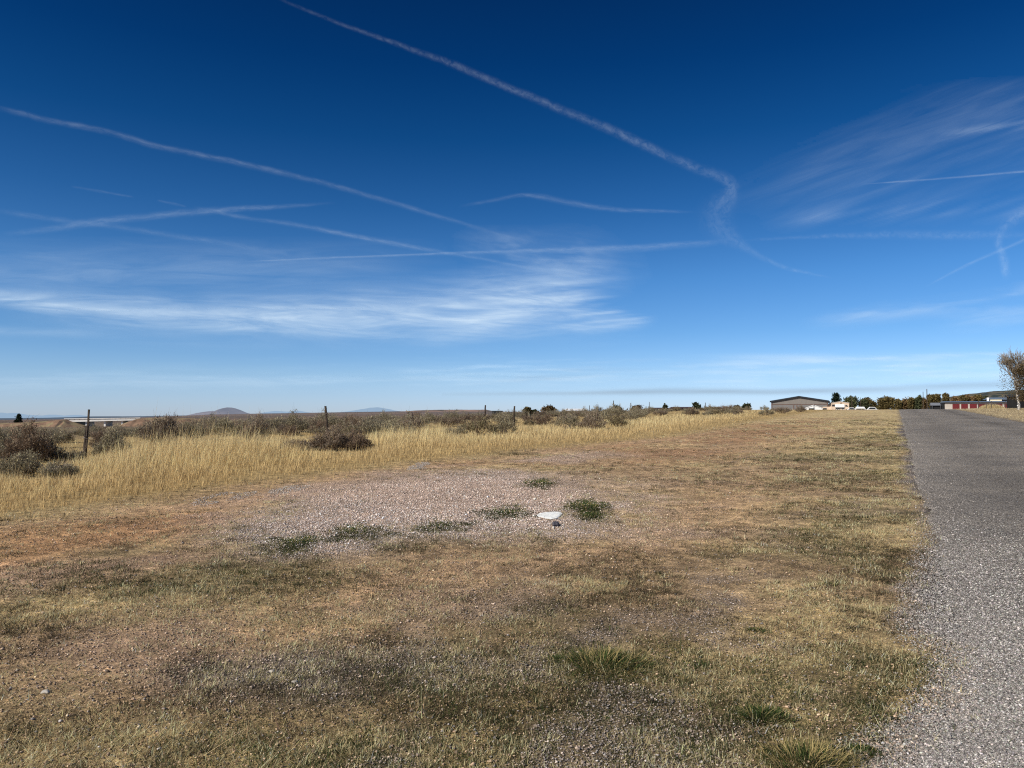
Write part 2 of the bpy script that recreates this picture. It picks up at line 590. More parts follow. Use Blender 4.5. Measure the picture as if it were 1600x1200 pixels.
nt.links.new(tc.outputs['Object'], vo.inputs['Vector'])
chip = ramp(nt, math_(nt, 'MULTIPLY', vo.outputs['Color'], 1.0), [(0.0, (.35, .34, .34)), (.35, (.75, .73, .72)), (.75, (1.2, 1.15, 1.12)), (1.0, (2.1, 2.05, 2.0))])
gap = ramp(nt, vo.outputs['Distance'], [(.35, (1, 1, 1)), (.75, (.35, .33, .32))])
chip = mixc(nt, 1.0, chip, gap, 'MULTIPLY')
n1 = nd(nt, 'ShaderNodeTexNoise'); n1.inputs['Scale'].default_value = 34.0; n1.inputs['Detail'].default_value = 6; n1.inputs['Roughness'].default_value = .7
nt.links.new(tc.outputs['Object'], n1.inputs['Vector'])
soil = ramp(nt, n1.outputs[0], [(.3, (.42, .40, .38)), (.5, (.95, .95, .95)), (.72, (1.6, 1.58, 1.5))])
n2 = nd(nt, 'ShaderNodeTexNoise'); n2.inputs['Scale'].default_value = 5.0; n2.inputs['Detail'].default_value = 5
nt.links.new(tc.outputs['Object'], n2.inputs['Vector'])
mid = ramp(nt, n2.outputs[0], [(.3, (.72, .72, .72)), (.7, (1.25, 1.25, 1.25))])
n3 = nd(nt, 'ShaderNodeTexNoise'); n3.inputs['Scale'].default_value = 6.0; n3.inputs['Detail'].default_value = 10; n3.inputs['Roughness'].default_value = .86
nt.links.new(tc.outputs['Object'], n3.inputs['Vector'])
fine = ramp(nt, n3.outputs[0], [(.33, (.22, .21, .20)), (.5, (.95, .95, .94)), (.66, (1.9, 1.85, 1.75))])
soil = mixc(nt, 1.0, soil, fine, 'MULTIPLY')
vl = nd(nt, 'ShaderNodeTexVoronoi'); vl.inputs['Scale'].default_value = 130.0
nt.links.new(tc.outputs['Object'], vl.inputs['Vector'])
lit = ramp(nt, vl.outputs['Color'], [(0, (.5, .49, .48)), (.6, (.95, .95, .95)), (.85, (1.2, 1.17, 1.1)), (1, (2.0, 1.95, 1.85))])
soil = mixc(nt, .8, soil, lit, 'MULTIPLY')
det = mixc(nt, atg.outputs['Fac'], soil, chip)
col = mixc(nt, 1.0, atc.outputs['Color'], det, 'MULTIPLY')
col = mixc(nt, .8, col, mid, 'MULTIPLY')
# far ground mixed with bluish emission to imitate air light
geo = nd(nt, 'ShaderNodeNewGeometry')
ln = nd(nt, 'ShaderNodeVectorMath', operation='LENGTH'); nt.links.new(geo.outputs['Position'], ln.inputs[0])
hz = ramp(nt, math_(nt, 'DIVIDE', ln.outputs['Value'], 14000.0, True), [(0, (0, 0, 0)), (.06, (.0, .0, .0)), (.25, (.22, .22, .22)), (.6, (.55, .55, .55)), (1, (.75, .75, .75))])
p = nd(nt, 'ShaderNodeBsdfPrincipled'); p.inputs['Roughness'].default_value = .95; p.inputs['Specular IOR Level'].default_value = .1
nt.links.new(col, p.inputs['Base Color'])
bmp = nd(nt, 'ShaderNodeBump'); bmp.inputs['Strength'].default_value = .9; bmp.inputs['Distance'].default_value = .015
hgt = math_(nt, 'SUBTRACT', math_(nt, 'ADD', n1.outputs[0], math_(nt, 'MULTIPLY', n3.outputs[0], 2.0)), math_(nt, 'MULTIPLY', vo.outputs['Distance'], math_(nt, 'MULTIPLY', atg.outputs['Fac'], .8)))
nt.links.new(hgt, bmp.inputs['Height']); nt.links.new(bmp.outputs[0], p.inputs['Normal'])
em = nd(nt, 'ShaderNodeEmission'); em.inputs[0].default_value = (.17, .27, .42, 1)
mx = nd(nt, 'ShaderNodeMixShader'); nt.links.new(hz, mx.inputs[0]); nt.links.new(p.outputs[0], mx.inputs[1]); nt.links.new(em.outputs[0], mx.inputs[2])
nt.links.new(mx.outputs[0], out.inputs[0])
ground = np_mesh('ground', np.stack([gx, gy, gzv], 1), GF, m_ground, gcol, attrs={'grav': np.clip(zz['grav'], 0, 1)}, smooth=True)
tag(ground, kind='structure')

# ------------------------------------------------------------------ road
ss = np.concatenate([np.linspace(-40, 0, 40, endpoint=False), np.linspace(0, 60, 500, endpoint=False), np.linspace(60, 160, 200, endpoint=False), np.linspace(160, 420, 60)])
tt = np.array([0, .02, .1, .2, .3, .4, .5, .6, .7, .85, 1, 1.25, 1.5, 2, 2.5, 3, 3.5, 4, 5, 6, 6.6, 6.8, 7.0])
SS, TT = np.meshgrid(ss, tt, indexing='ij')
lft = .34 - .62 * sstep(5.6, 3.2, ss) + .22 * (fbm(ss * .9, ss * 0, 61, 4) - .5) + .12 * (fbm(ss * 5, ss * 0, 62, 3) - .5)
rgt = ROAD_W + .25 * (fbm(ss * .7, ss * 0 + 4, 63, 4) - .5)
TT = lft[:, None] + (rgt - lft)[:, None] * (TT / 7.0)
rx, ry = xy(SS.ravel(), TT.ravel())
rz = height(rx, ry) + .004 + .05 * (1 - ((TT.ravel() - 3.6) / 3.4) ** 2)
rz[(TT.ravel() < lft.repeat(len(tt)) + .001)] -= .02
rz[(TT.ravel() > rgt.repeat(len(tt)) - .001)] -= .05
nt_ = len(tt)
ii, jj = np.meshgrid(np.arange(len(ss) - 1), np.arange(nt_ - 1), indexing='ij')
a0 = (ii * nt_ + jj).ravel()
RF = np.stack([a0, a0 + nt_, a0 + nt_ + 1, a0 + 1], 1)[:, ::-1]
TTr = TT.ravel(); SSr = SS.ravel()
m_road, nt, out = mat('asphalt_chip_seal')
tc = nd(nt, 'ShaderNodeTexCoord')
def chips(scale):
    vo = nd(nt, 'ShaderNodeTexVoronoi'); vo.inputs['Scale'].default_value = scale
    nt.links.new(tc.outputs['Object'], vo.inputs['Vector'])
    c = ramp(nt, vo.outputs['Color'], [(0, (.035, .032, .030)), (.3, (.10, .091, .085)), (.6, (.22, .20, .185)), (.85, (.45, .41, .37)), (1, (.80, .73, .66))])
    g = ramp(nt, vo.outputs['Distance'], [(.35, (1, 1, 1)), (.8, (.22, .21, .21))])
    return mixc(nt, 1.0, c, g, 'MULTIPLY'), vo.outputs['Distance']
c1, d1 = chips(105.0)
c2, d2 = chips(55.0)
nz = nd(nt, 'ShaderNodeTexNoise'); nz.inputs['Scale'].default_value = 9.0; nz.inputs['Detail'].default_value = 4
nt.links.new(tc.outputs['Object'], nz.inputs['Vector'])
c = mixc(nt, ramp(nt, nz.outputs[0], [(.45, (0, 0, 0)), (.6, (1, 1, 1))]), c1, c2)
big = nd(nt, 'ShaderNodeTexNoise'); big.inputs['Scale'].default_value = .6; big.inputs['Detail'].default_value = 5
nt.links.new(tc.outputs['Object'], big.inputs['Vector'])
c = mixc(nt, 1.0, c, ramp(nt, big.outputs[0], [(.3, (.85, .85, .87)), (.7, (1.18, 1.16, 1.14))]), 'MULTIPLY')
atr = nd(nt, 'ShaderNodeAttribute', attribute_name='tone')
tone = nd(nt, 'ShaderNodeCombineColor')
for i in range(3): nt.links.new(atr.outputs['Fac'], tone.inputs[i])
c = mixc(nt, 1.0, c, tone.outputs[0], 'MULTIPLY')
c = mixc(nt, 1.0, c, (1.0, .985, .915), 'MULTIPLY')
p = nd(nt, 'ShaderNodeBsdfPrincipled'); p.inputs['Roughness'].default_value = .9; p.inputs['Specular IOR Level'].default_value = .08
nt.links.new(c, p.inputs['Base Color'])
b = nd(nt, 'ShaderNodeBump'); b.inputs['Strength'].default_value = .8; b.inputs['Distance'].default_value = .006; b.invert = True
nt.links.new(d1, b.inputs['Height']); nt.links.new(b.outputs[0], p.inputs['Normal'])
nt.links.new(p.outputs[0], out.inputs[0])
tonev = 1.30 - .16 * np.exp(-((TTr - 1.9) / .45) ** 2) - .13 * np.exp(-((TTr - 4.9) / .4) ** 2)
tonev = tonev + .05 * sstep(1.6, .35, TTr)
tonev *= 1 - .32 * np.exp(-((TTr - 5.6 + 1.1 * fbm(SSr * .12, SSr * 0, 66, 3)) / .16) ** 2) * sstep(10, 25, SSr)
tonev *= 1 + .13 * sstep(8, 30, SSr)
tonev *= .86 + .30 * fbm(SSr * .3, TTr * .5, 65, 3)
road = np_mesh('road', np.stack([rx, ry, rz], 1), RF, m_road, attrs={'tone': tonev}, smooth=True)
tag(road, kind='structure')

HERO = [   # px, base py, width px, height px, kind, name, label
    (48, 728, 76, 76, 'brown', 'brown_shrub', 'tall brown twiggy shrub at the far left, biggest of all the shrubs', 'shrub'),
    (30, 747, 64, 42, 'sage', 'sagebrush', 'grey-green sagebrush in front of the tall brown twiggy shrub', 'sagebrush'),
    (92, 749, 56, 32, 'sage', 'sagebrush', 'low grey sagebrush nearest the camera, right of the brown shrub foot', 'sagebrush'),
    (98, 724, 60, 26, 'sage', 'sagebrush', 'low dark sagebrush between the tall brown shrub and the split post', 'sagebrush'),
    (4, 712, 34, 44, 'sage', 'sagebrush', 'pale sagebrush cut by the left picture edge behind the brown shrub', 'sagebrush'),
    (176, 714, 58, 40, 'sage', 'sagebrush', 'dark grey sagebrush just right of the split fence post', 'sagebrush'),
    (160, 700, 34, 26, 'brown', 'brown_shrub', 'small rusty brown shrub behind the sagebrush right of the split post', 'shrub'),
    (256, 695, 74, 48, 'dead', 'bare_shrub', 'wide bare grey-brown shrub with spidery branches behind the tallest grass', 'shrub'),
    (300, 688, 38, 34, 'sage', 'sagebrush', 'grey sagebrush right of the wide bare shrub', 'sagebrush'),
    (352, 682, 48, 32, 'sage', 'sagebrush', 'dark sagebrush directly below the distant cone hill', 'sagebrush'),
    (398, 689, 44, 40, 'dead', 'bare_shrub', 'dark bare shrub rising right of the sagebrush under the cone hill', 'shrub'),
    (468, 704, 54, 18, 'dead', 'bare_shrub', 'low dead shrub with a branch poking left, in the middle of dry grass', 'shrub'),
    (517, 705, 66, 36, 'dead', 'bare_shrub', 'dense dark dead shrub standing in dry grass under the second fence post', 'shrub'),
    (554, 704, 54, 32, 'brown', 'brown_shrub', 'rounded brown shrub right of the dense dark dead shrub in the dry grass', 'shrub'),
    (712, 682, 42, 18, 'sage', 'sagebrush', 'low grey sagebrush left of the big olive-brown shrub', 'sagebrush'),
    (748, 680, 60, 35, 'olive', 'olive_shrub', 'big olive-brown shrub below the fourth fence post', 'shrub'),
    (788, 678, 42, 32, 'sage', 'sagebrush', 'pale grey sagebrush right of the big olive-brown shrub', 'sagebrush'),
    (886, 670, 40, 26, 'sage', 'sagebrush', 'grey sagebrush below the white roofed building, left of a brown one', 'sagebrush'),
    (925, 671, 46, 28, 'dead', 'bare_shrub', 'brown-grey shrub right of the sagebrush below the white roofed building', 'shrub'),
    (966, 668, 34, 22, 'olive', 'olive_shrub', 'olive shrub in pale grass below the thin poles', 'shrub'),
    (1198, 649, 26, 13, 'sage', 'sagebrush', 'grey sagebrush below the left corner of the big grey shed', 'sagebrush'),
    (1222, 646, 28, 13, 'dead', 'bare_shrub', 'brown shrub in front of the left half of the grey shed', 'shrub'),
    (1251, 644, 18, 12, 'dead', 'bare_shrub', 'dark shrub left of the small white shed', 'shrub'),
]
HEROXY = []
for hr in HERO:
    hx, hy = hit(hr[0], hr[1]); HEROXY.append((hx, hy, hr[2] / FPX * hy))

# ------------------------------------------------------------------ scatter: stones
rng = np.random.default_rng(7)


def rand_polar(n, r0, r1, a0=-41, a1=41):
    r = np.exp(rng.uniform(math.log(r0), math.log(r1), n))
    a = R(1) * rng.uniform(a0, a1, n)
    return r * np.sin(a), r * np.cos(a), r


OCT = np.array([(1, 0, 0), (0, 1, 0), (-1, 0, 0), (0, -1, 0), (0, 0, 1), (0, 0, -1)], dtype=np.float64)
OCTF = np.array([(0, 1, 4), (1, 2, 4), (2, 3, 4), (3, 0, 4), (1, 0, 5), (2, 1, 5), (3, 2, 5), (0, 3, 5)])


def stones(name, x, y, size, colr, m, zoff=.25):
    n = len(x)
    P = OCT[None] * (rng.uniform(.6, 1.35, (n, 6, 1)))
    P = P + rng.uniform(-.28, .28, (n, 6, 3))
    P[:, :, 2] *= .62
    ang = rng.uniform(0, 2 * PI, n)
    ca, sa = np.cos(ang)[:, None], np.sin(ang)[:, None]
    X = (P[:, :, 0] * ca - P[:, :, 1] * sa) * size[:, None]; Y = (P[:, :, 0] * sa + P[:, :, 1] * ca) * size[:, None]
    Z = P[:, :, 2] * size[:, None]
    z = height(x, y) + zoff * size
    s, t = st(x, y)
    z += np.where(t > -.25, .004 + .05 * np.clip(1 - ((t - 3.6) / 3.4) ** 2, -.2, 1), 0) + np.where(t < .2, .003, 0)
    V = np.stack([X + x[:, None], Y + y[:, None], Z + z[:, None]], 2).reshape(-1, 3)
    F = (OCTF[None] + (np.arange(n) * 6)[:, None, None]).reshape(-1, 3)
    c = np.repeat(colr, 6, axis=0)
    return np_mesh(name, V, F, m, c)


m_stone = leafmat('stone_chippings', transl=0.0, rough=.9, spec=.2)
x, y, r = rand_polar(620000, 2.6, 30)
q = zones(x, y)
dens = .95 * q['patch'] * (1 - .75 * q['weeds']) + .95 * q['shoulder'] * (q['t'] < 1.2) + .30 * q['grav'] + .22 * q['dirt'] + .12
dens *= (1 - q['tall']) * (q['t'] < 1.2) * np.where(q['t'] > .35, sstep(1.2, .3, q['t']) * .5, 1)
keep = rng.random(len(x)) < dens
x, y, r = x[keep], y[keep], r[keep]
q = {k: v[keep] for k, v in q.items()}
n = len(x)
size = np.clip(np.exp(rng.normal(math.log(.0044), .36, n)), .0025, .014) * (1 + .35 * q['patch']) * (1 + .024 * r)
g = np.exp(rng.normal(-1.35, 1.0, n) * 0 - 1.35 + rng.normal(0, 1, n) * np.where(q['patch'] > .4, .34, .44))
g = np.clip(g, .06, .75) * (1 + .55 * q['patch'])
base = lerp(C(1.04, .93, .85), C(1.17, .90, .75), q['patch'][:, None] * rng.random((n, 1)))
base = lerp(base, C(1.2, .8, .55), (q['dirt'] * .6)[:, None])
soilk = (1 - np.clip(q['grav'] + q['patch'], 0, 1))[:, None] * (rng.random((n, 1)) < .8)
base = lerp(base, C(1.45, 1.02, .68), soilk)
base = base * (1 + .35 * q['patch'])[:, None]
stones('loose_gravel', x, y, size, np.clip(g[:, None] * base, 0, .9), m_stone)
tag(bpy.data.objects['loose_gravel'], kind='stuff')
x, y, r = rand_polar(600000, 2.7, 13, 8, 44)
s, t = st(x, y)
cl = fbm(x * .9, y * .9, 87, 3)
keep = (t > -.45) & (t < 6.4) & (rng.random(len(x)) < (.35 + .9 * cl) * sstep(13, 5, r) * np.maximum(zones(x, y)['shoulder'], sstep(.05, .35, t)))
x, y, r, t = x[keep], y[keep], r[keep], t[keep]; n = len(x)
size = np.clip(np.exp(rng.normal(math.log(.0050), .30, n)), .0028, .010) * (1 + .03 * r)
g = np.clip(np.exp(rng.normal(-1.42, .60, n)), .04, .72)
lo_ = stones('road_chippings', x, y, size, np.clip(g[:, None] * C(1.05, .975, .895) * rng.uniform(.93, 1.07, (n, 3)), 0, .9), m_stone, zoff=-.05)
tag(lo_, kind='stuff')


# ------------------------------------------------------------------ scatter: short turf
def blades(x, y, z, length, width, azim, lean, c0, c1, curve=.0, nseg=1):
    """thin leaf blades; lean is the angle from vertical at the root"""
    n = len(x)
    dx, dy = np.cos(azim), np.sin(azim)
    tw = azim + PI / 2 + rng.uniform(-1.0, 1.0, n)
    wx, wy = np.cos(tw) * width * .5, np.sin(tw) * width * .5
    rows = []
    px_, py_, pz_ = x.copy(), y.copy(), z.copy()
    rows.append((px_, py_, pz_))
    for k in range(nseg):
        a = np.clip(lean + curve * (k + .5) / nseg, -.2, 2.2)
        px_ = px_ + dx * np.sin(a) * length / nseg
        py_ = py_ + dy * np.sin(a) * length / nseg
        pz_ = pz_ + np.cos(a) * length / nseg
        rows.append((px_, py_, pz_))
    nv = 2 * nseg + 1
    V = np.zeros((n, nv, 3)); Cc = np.zeros((n, nv, 3))
    for k in range(nseg):
        f = 1 - .55 * k / nseg
        rx_, ry_, rz_ = rows[k]
        V[:, 2 * k] = np.stack([rx_ - wx * f, ry_ - wy * f, rz_], 1)
        V[:, 2 * k + 1] = np.stack([rx_ + wx * f, ry_ + wy * f, rz_], 1)
        kk = k / nseg
        Cc[:, 2 * k] = Cc[:, 2 * k + 1] = c0 * (1 - kk) + c1 * kk
    V[:, -1] = np.stack(rows[-1], 1); Cc[:, -1] = c1
    F = []
    for k in range(nseg - 1):
        F += [(2 * k, 2 * k + 1, 2 * k + 3), (2 * k, 2 * k + 3, 2 * k + 2)]
    F.append((2 * nseg - 2, 2 * nseg - 1, 2 * nseg))
    F = (np.array(F)[None] + (np.arange(n) * nv)[:, None, None]).reshape(-1, 3)
    return V.reshape(-1, 3), F, Cc.reshape(-1, 3)


m_grass = leafmat('dry_grass', transl=.35)
x, y, r = rand_polar(2300000, 2.5, 75)
q = zones(x, y)
dens = .40 * (1 - q['patch'] * .93) * (1 - .85 * q['shoulder']) * (1 - .72 * q['dirt']) * (1 - .55 * q['grav'])
clump = .55 * fbm(x * 6, y * 6, 71, 3) + .45 * fbm(x * 1.9, y * 1.9, 72, 3)
dens *= sstep(.36, .60, clump + .06 * q['green'] + .06 * q['straw'])
dens *= (1 - q['tall']) * (q['t'] < .9) * (q['t'] < .5 + .4 * (q['n2'] - .5))
dens *= np.where(r > 30, .7, 1) * (.62 + .38 * sstep(4, 9, r))
keep = rng.random(len(x)) < dens
x, y, r = x[keep], y[keep], r[keep]; q = {k: v[keep] for k, v in q.items()}; clump = clump[keep]
n = len(x)
u = rng.random(n)
tuftk = sstep(.50, .64, clump)
pg = .07 + .52 * q['green']; ps = (.14 + .55 * sstep(.44, .62, fbm(x * 1.5, y * 1.5, 79, 4))) + .30 * q['straw'] * (1 - .5 * q['green']) + .25 * sstep(30, 60, r)
c = np.where((u < pg)[:, None], C(.085, .105, .034) * rng.uniform(.55, 1.4, (n, 1)),
             np.where((u < pg + ps)[:, None], C(.66, .53, .28) * np.exp(rng.normal(-.1, .35, (n, 1))),
                      C(.28, .20, .115) * np.exp(rng.normal(-.15, .5, (n, 1)))))
c = np.clip(c * (1 + rng.normal(0, .06, (n, 3))) * (.72 + .5 * vnoise(x * 2.6, y * 2.6, 74))[:, None], .01, .9)
L = np.exp(rng.normal(math.log(.025), .42, n)) * (1 + .2 * q['straw']) * (1 + .7 * tuftk) * (1 + .012 * r)
W = rng.uniform(.0018, .0036, n) * (1 + .10 * r)
V, F, Cc = blades(x, y, height(x, y) - .003, L, W, rng.uniform(0, 2 * PI, n), np.clip(rng.normal(1.33, .22, n) - .55 * tuftk * rng.random(n) ** 2, .25, 1.58), c * .75, c, 0, 1)
o = np_mesh('short_grass', V, F, m_grass, Cc); tag(o, kind='stuff')

# small matted tufts that give the turf its grain
x, y, r = rand_polar(105000, 2.6, 60)
q = zones(x, y)
cl = fbm(x * 1.1, y * 1.1, 73, 4)
dens = np.maximum(sstep(.30, .60, cl + .10 * q['green']) * (1 - .95 * q['patch']), q['weeds']) * (1 - .80 * q['dirt']) * (1 - .35 * q['tan']) * (1 - .9 * q['shoulder']) * (1 - q['tall']) * (q['t'] < .35) * (.62 + .38 * sstep(4, 9, r))
keep = rng.random(len(x)) < dens
x, y, r = x[keep], y[keep], r[keep]; q = {k: v[keep] for k, v in q.items()}
n = len(x); m = 15
u = rng.random(n)
pgreen = np.maximum(.08 + .42 * q['green'], .95 * q['weeds']); pstraw = .12 + .72 * sstep(.44, .62, fbm(x * 1.5, y * 1.5, 79, 4) + .10 * q['straw'] + .08 * sstep(20, 45, r))
cc = np.where((u < pgreen)[:, None], C(.060, .072, .025), np.where((u < pgreen + pstraw)[:, None], C(.82, .67, .37), C(.11, .085, .047))) * np.exp(rng.normal(0, .22, (n, 1)))
spread = rng.uniform(.018, .055, n) * (1 + .015 * r)
hh = rng.uniform(.016, .040, n) * (1 + .012 * r)
X_ = np.repeat(x, m) + rng.normal(0, 1, n * m) * np.repeat(spread, m)
Y_ = np.repeat(y, m) + rng.normal(0, 1, n * m) * np.repeat(spread, m)
Cb = np.clip(np.repeat(cc, m, axis=0) * rng.uniform(.6, 1.35, (n * m, 1)), .01, .9)
V, F, Cc = blades(X_, Y_, height(X_, Y_) - .002, np.repeat(hh, m) * rng.uniform(.6, 1.5, n * m), rng.uniform(.0018, .0034, n * m) * (1 + .12 * np.repeat(r, m)), rng.uniform(0, 2 * PI, n * m), np.clip(rng.normal(.85, .35, n * m), .05, 1.5), Cb * .6, Cb, 0, 1)
o = np_mesh('turf_tufts', V, F, m_grass, Cc); tag(o, kind='stuff')

# ------------------------------------------------------------------ scatter: tall dry grass
x, y, r = rand_polar(560000, 7.5, 110, -42, 40)
q = zones(x, y)
depth_in = q['e'] - q['t']                       # metres inside the stand
inner = sstep(.0, 6.0, depth_in)
beyond = sstep(14, 24, depth_in)
pat = fbm(x * .22, y * .22, 75, 4)
dens = q['tall'] * (.9 - .55 * beyond * sstep(.62, .42, pat)) * (1 - .75 * sstep(10, 14, depth_in)) * (1 - .55 * sstep(60, 100, r))
cl = fbm(x * 2.2, y * 2.2, 76, 3)
dens *= lerp(sstep(.38, .60, cl + .08), 1.0, .45 * sstep(1, 5, depth_in)) * (.30 + .70 * sstep(-.5, 3.2, depth_in))
keep = (rng.random(len(x)) < dens) & (q['t'] < -3)
x, y, r = x[keep], y[keep], r[keep]; q = {k: v[keep] for k, v in q.items()}
inner = inner[keep]; cl = cl[keep]; pat = pat[keep]; dp = depth_in[keep]
n = len(x)
az_ = 800 + FPX * x / np.maximum(y, .1)
tallband = np.exp(-((dp - 6.5) / 3.2) ** 2) * np.clip(sstep(130, 230, az_) * sstep(500, 440, az_) + .75 * sstep(560, 600, az_) * sstep(720, 680, az_), 0, 1)
H = (.11 + .20 * inner + .45 * tallband * sstep(.30, .60, pat + .12)) * np.exp(rng.normal(0, .24, n)) * (.75 + .5 * cl)
H *= (1 - .35 * sstep(40, 75, r)) * (1 - .45 * sstep(8.5, 12, dp))
for hx, hy, hw in HEROXY:
    dd_ = np.hypot(x - hx, y - hy + .5 * hw)
    H *= 1 - .55 * sstep(1.35 * hw, .5 * hw, dd_)
H *= .90 * np.where(rng.random(n) < .08, rng.uniform(1.2, 1.6, n), 1.0) * (.70 + .6 * fbm(x * .8, y * .8, 80, 3))
w = rng.uniform(.0025, .0055, n) * (1 + .055 * r)
v_ = rng.uniform(.60, 1.18, (n, 1))
pale = (inner * .75 + .25 * rng.random(n))[:, None]
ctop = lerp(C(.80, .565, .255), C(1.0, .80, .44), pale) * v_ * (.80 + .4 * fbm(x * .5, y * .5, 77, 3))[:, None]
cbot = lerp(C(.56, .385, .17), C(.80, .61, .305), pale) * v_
br = rng.random(n) < .07
ctop[br] = C(.22, .14, .075) * v_[br]; cbot[br] = ctop[br]
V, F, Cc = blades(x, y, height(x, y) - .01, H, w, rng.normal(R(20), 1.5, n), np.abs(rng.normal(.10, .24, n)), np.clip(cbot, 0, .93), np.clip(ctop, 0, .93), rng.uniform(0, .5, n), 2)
o = np_mesh('tall_dry_grass', V, F, m_grass, Cc); tag(o, kind='stuff')

# dry grass on the right verge and on the mound beyond the road
x, y, r = rand_polar(260000, 14, 170, 22, 42)
s, t = st(x, y)
nn = fbm(x * .4, y * .4, 78, 4)
keep = (t > ROAD_W + .05 + .4 * (nn - .5)) & (rng.random(len(x)) < .75 * sstep(.25, .55, nn))
x, y, r, nn = x[keep], y[keep], r[keep], nn[keep]; n = len(x)
v_ = rng.uniform(.6, 1.2, (n, 1))
ct = lerp(C(.68, .54, .31), C(.88, .73, .46), nn[:, None]) * v_
V, F, Cc = blades(x, y, height(x, y) - .01, rng.uniform(.05, .16, n), rng.uniform(.003, .006, n) * (1 + .05 * r), rng.uniform(0, 6.3, n), np.abs(rng.normal(.5, .4, n)), ct * .6, np.clip(ct, 0, .9), 0, 1)
o = np_mesh('verge_grass', V, F, m_grass, Cc); tag(o, kind='stuff')

# ------------------------------------------------------------------ green tussocks (things)
m_tuft = leafmat('green_tussock', transl=.3)


def tuft(px, py, wpx, hpx, label, dry=.25, n=1400, seed=1, name='grass_tussock', deep=.8):
    h = hit(px, py)
    X, Y = h
    D = math.hypot(X, Y)
    rg = np.random.default_rng(seed)
    rw = (.5 if deep < 1 else .72) * wpx / FPX * Y
    hh = hpx / FPX * Y
    a = rg.uniform(0, 2 * PI, n); q_ = np.sqrt(rg.random(n))
    lx = np.cos(a) * q_ * rw + rg.normal(0, .1 * rw, n); ly = np.sin(a) * q_ * rw * deep
    if deep > 1:
        kp = .5 * vnoise(lx * 9 + seed, ly * 5, 95) + .5 * vnoise(lx * 26, ly * 20, 96) > .30 + .26 * q_ ** 2
        a, q_, lx, ly = a[kp], q_[kp], lx[kp], ly[kp]; n = len(a)
    wx, wy = X + lx, Y + ly
    z = height(wx, wy) - gz(X, Y)
    isdry = rg.random(n) < dry
    L = (.72 if deep < 1 else .55) * hh * rg.uniform(.5, 1.25, n) * (1.05 - .45 * q_) * np.where(isdry, 1.3, 1.0)
    cc = np.where(isdry[:, None], C(.52, .40, .17) * rg.uniform(.6, 1.15, (n, 1)), C(.060, .090, .024) * rg.uniform(.5, 1.7, (n, 1)))
    az_ = np.arctan2(ly, lx) + rg.normal(0, .8, n)
    V, F, Cc = blades(lx, ly, z - .005, L, rg.uniform(.0022, .0045, n) * (1 + .03 * D + (.14 * D if deep > 1 else 0)), az_, np.clip(.4 + .9 * q_ + rg.normal(0, .25, n), 0, 1.5), cc * .65, cc, rg.uniform(.1, .9, n), 3)
    o = np_mesh(name, V, F, m_tuft, np.clip(Cc, 0, .9))
    o.location = (X, Y, gz(X, Y))
    return tag(o, label, 'grass tussock')


tuft(940, 1040, 150, 44, 'largest green grass tussock, straw-tipped, in the middle of the foreground turf', .34, 2600, 1)
tuft(1188, 1122, 105, 30, 'dark green grass tussock with straw stalks on its right, beside the road gravel', .16, 2000, 2)
tuft(1262, 1192, 150, 42, 'straw-and-green grass tussock cut by the bottom edge of the picture near the road', .45, 2600, 3)
tuft(1092, 1040, 75, 12, 'low flat dark green grass patch right of the largest tussock', .05, 900, 4, 'grass_patch')
tuft(1182, 986, 44, 12, 'small bright green grass tussock in grey gravel above the low flat patch', .05, 600, 5)
tuft(1294, 914, 36, 10, 'small green grass tussock midway up the verge near the road edge', .08, 500, 6)
tuft(1256, 828, 34, 8, 'small dark green grass tussock farthest up the verge', .08, 400, 7)
tuft(1471, 1005, 26, 9, 'tiny green weed growing alone on the grey road shoulder', .05, 260, 8, 'weed')
tuft(868, 1030, 46, 12, 'dark green grass fringe left of the largest tussock', .05, 700, 9, 'grass_patch')
tuft(1296, 800, 30, 6, 'thin green grass tussock on the verge beyond the small dark one', .12, 300, 10)
tuft(1345, 1175, 60, 18, 'ragged dark green weed at the bottom edge against the road gravel', .12, 900, 11, 'weed')
for k, (px, py, w_, h_, lb) in enumerate([
        (790, 802, 66, 7, 'dark green grass patch left of the white slab'),
        (918, 792, 66, 9, 'dark green grass patch behind and right of the white slab'),
        (926, 806, 44, 6, 'green grass patch beside the right corner of the white slab'),
        (462, 848, 62, 9, 'green grass patch at the near left end of the pale gravel'),
        (545, 831, 68, 7, 'green grass patch along the near edge of the pale gravel'),
        (676, 824, 84, 6, 'olive grass patch between the pale gravel and the bare dirt'),
        (842, 755, 54, 6, 'dark grass patch at the far edge of the pale gravel')]):
    tuft(px, py, w_, h_, lb, .10, 7000, 30 + k, 'grass_patch', 2.6)

# ------------------------------------------------------------------ white slab, dark rock, pale stones
m_slab = paint('white_limestone', (.86, .85, .80), .85, .10, 14.0, .4)
m_rock = paint('dark_rock', (.075, .07, .085), .8, .4, 30.0, .5)
m_pale = paint('pale_stone', (.50, .45, .39), .85, .15, 20.0, .4)


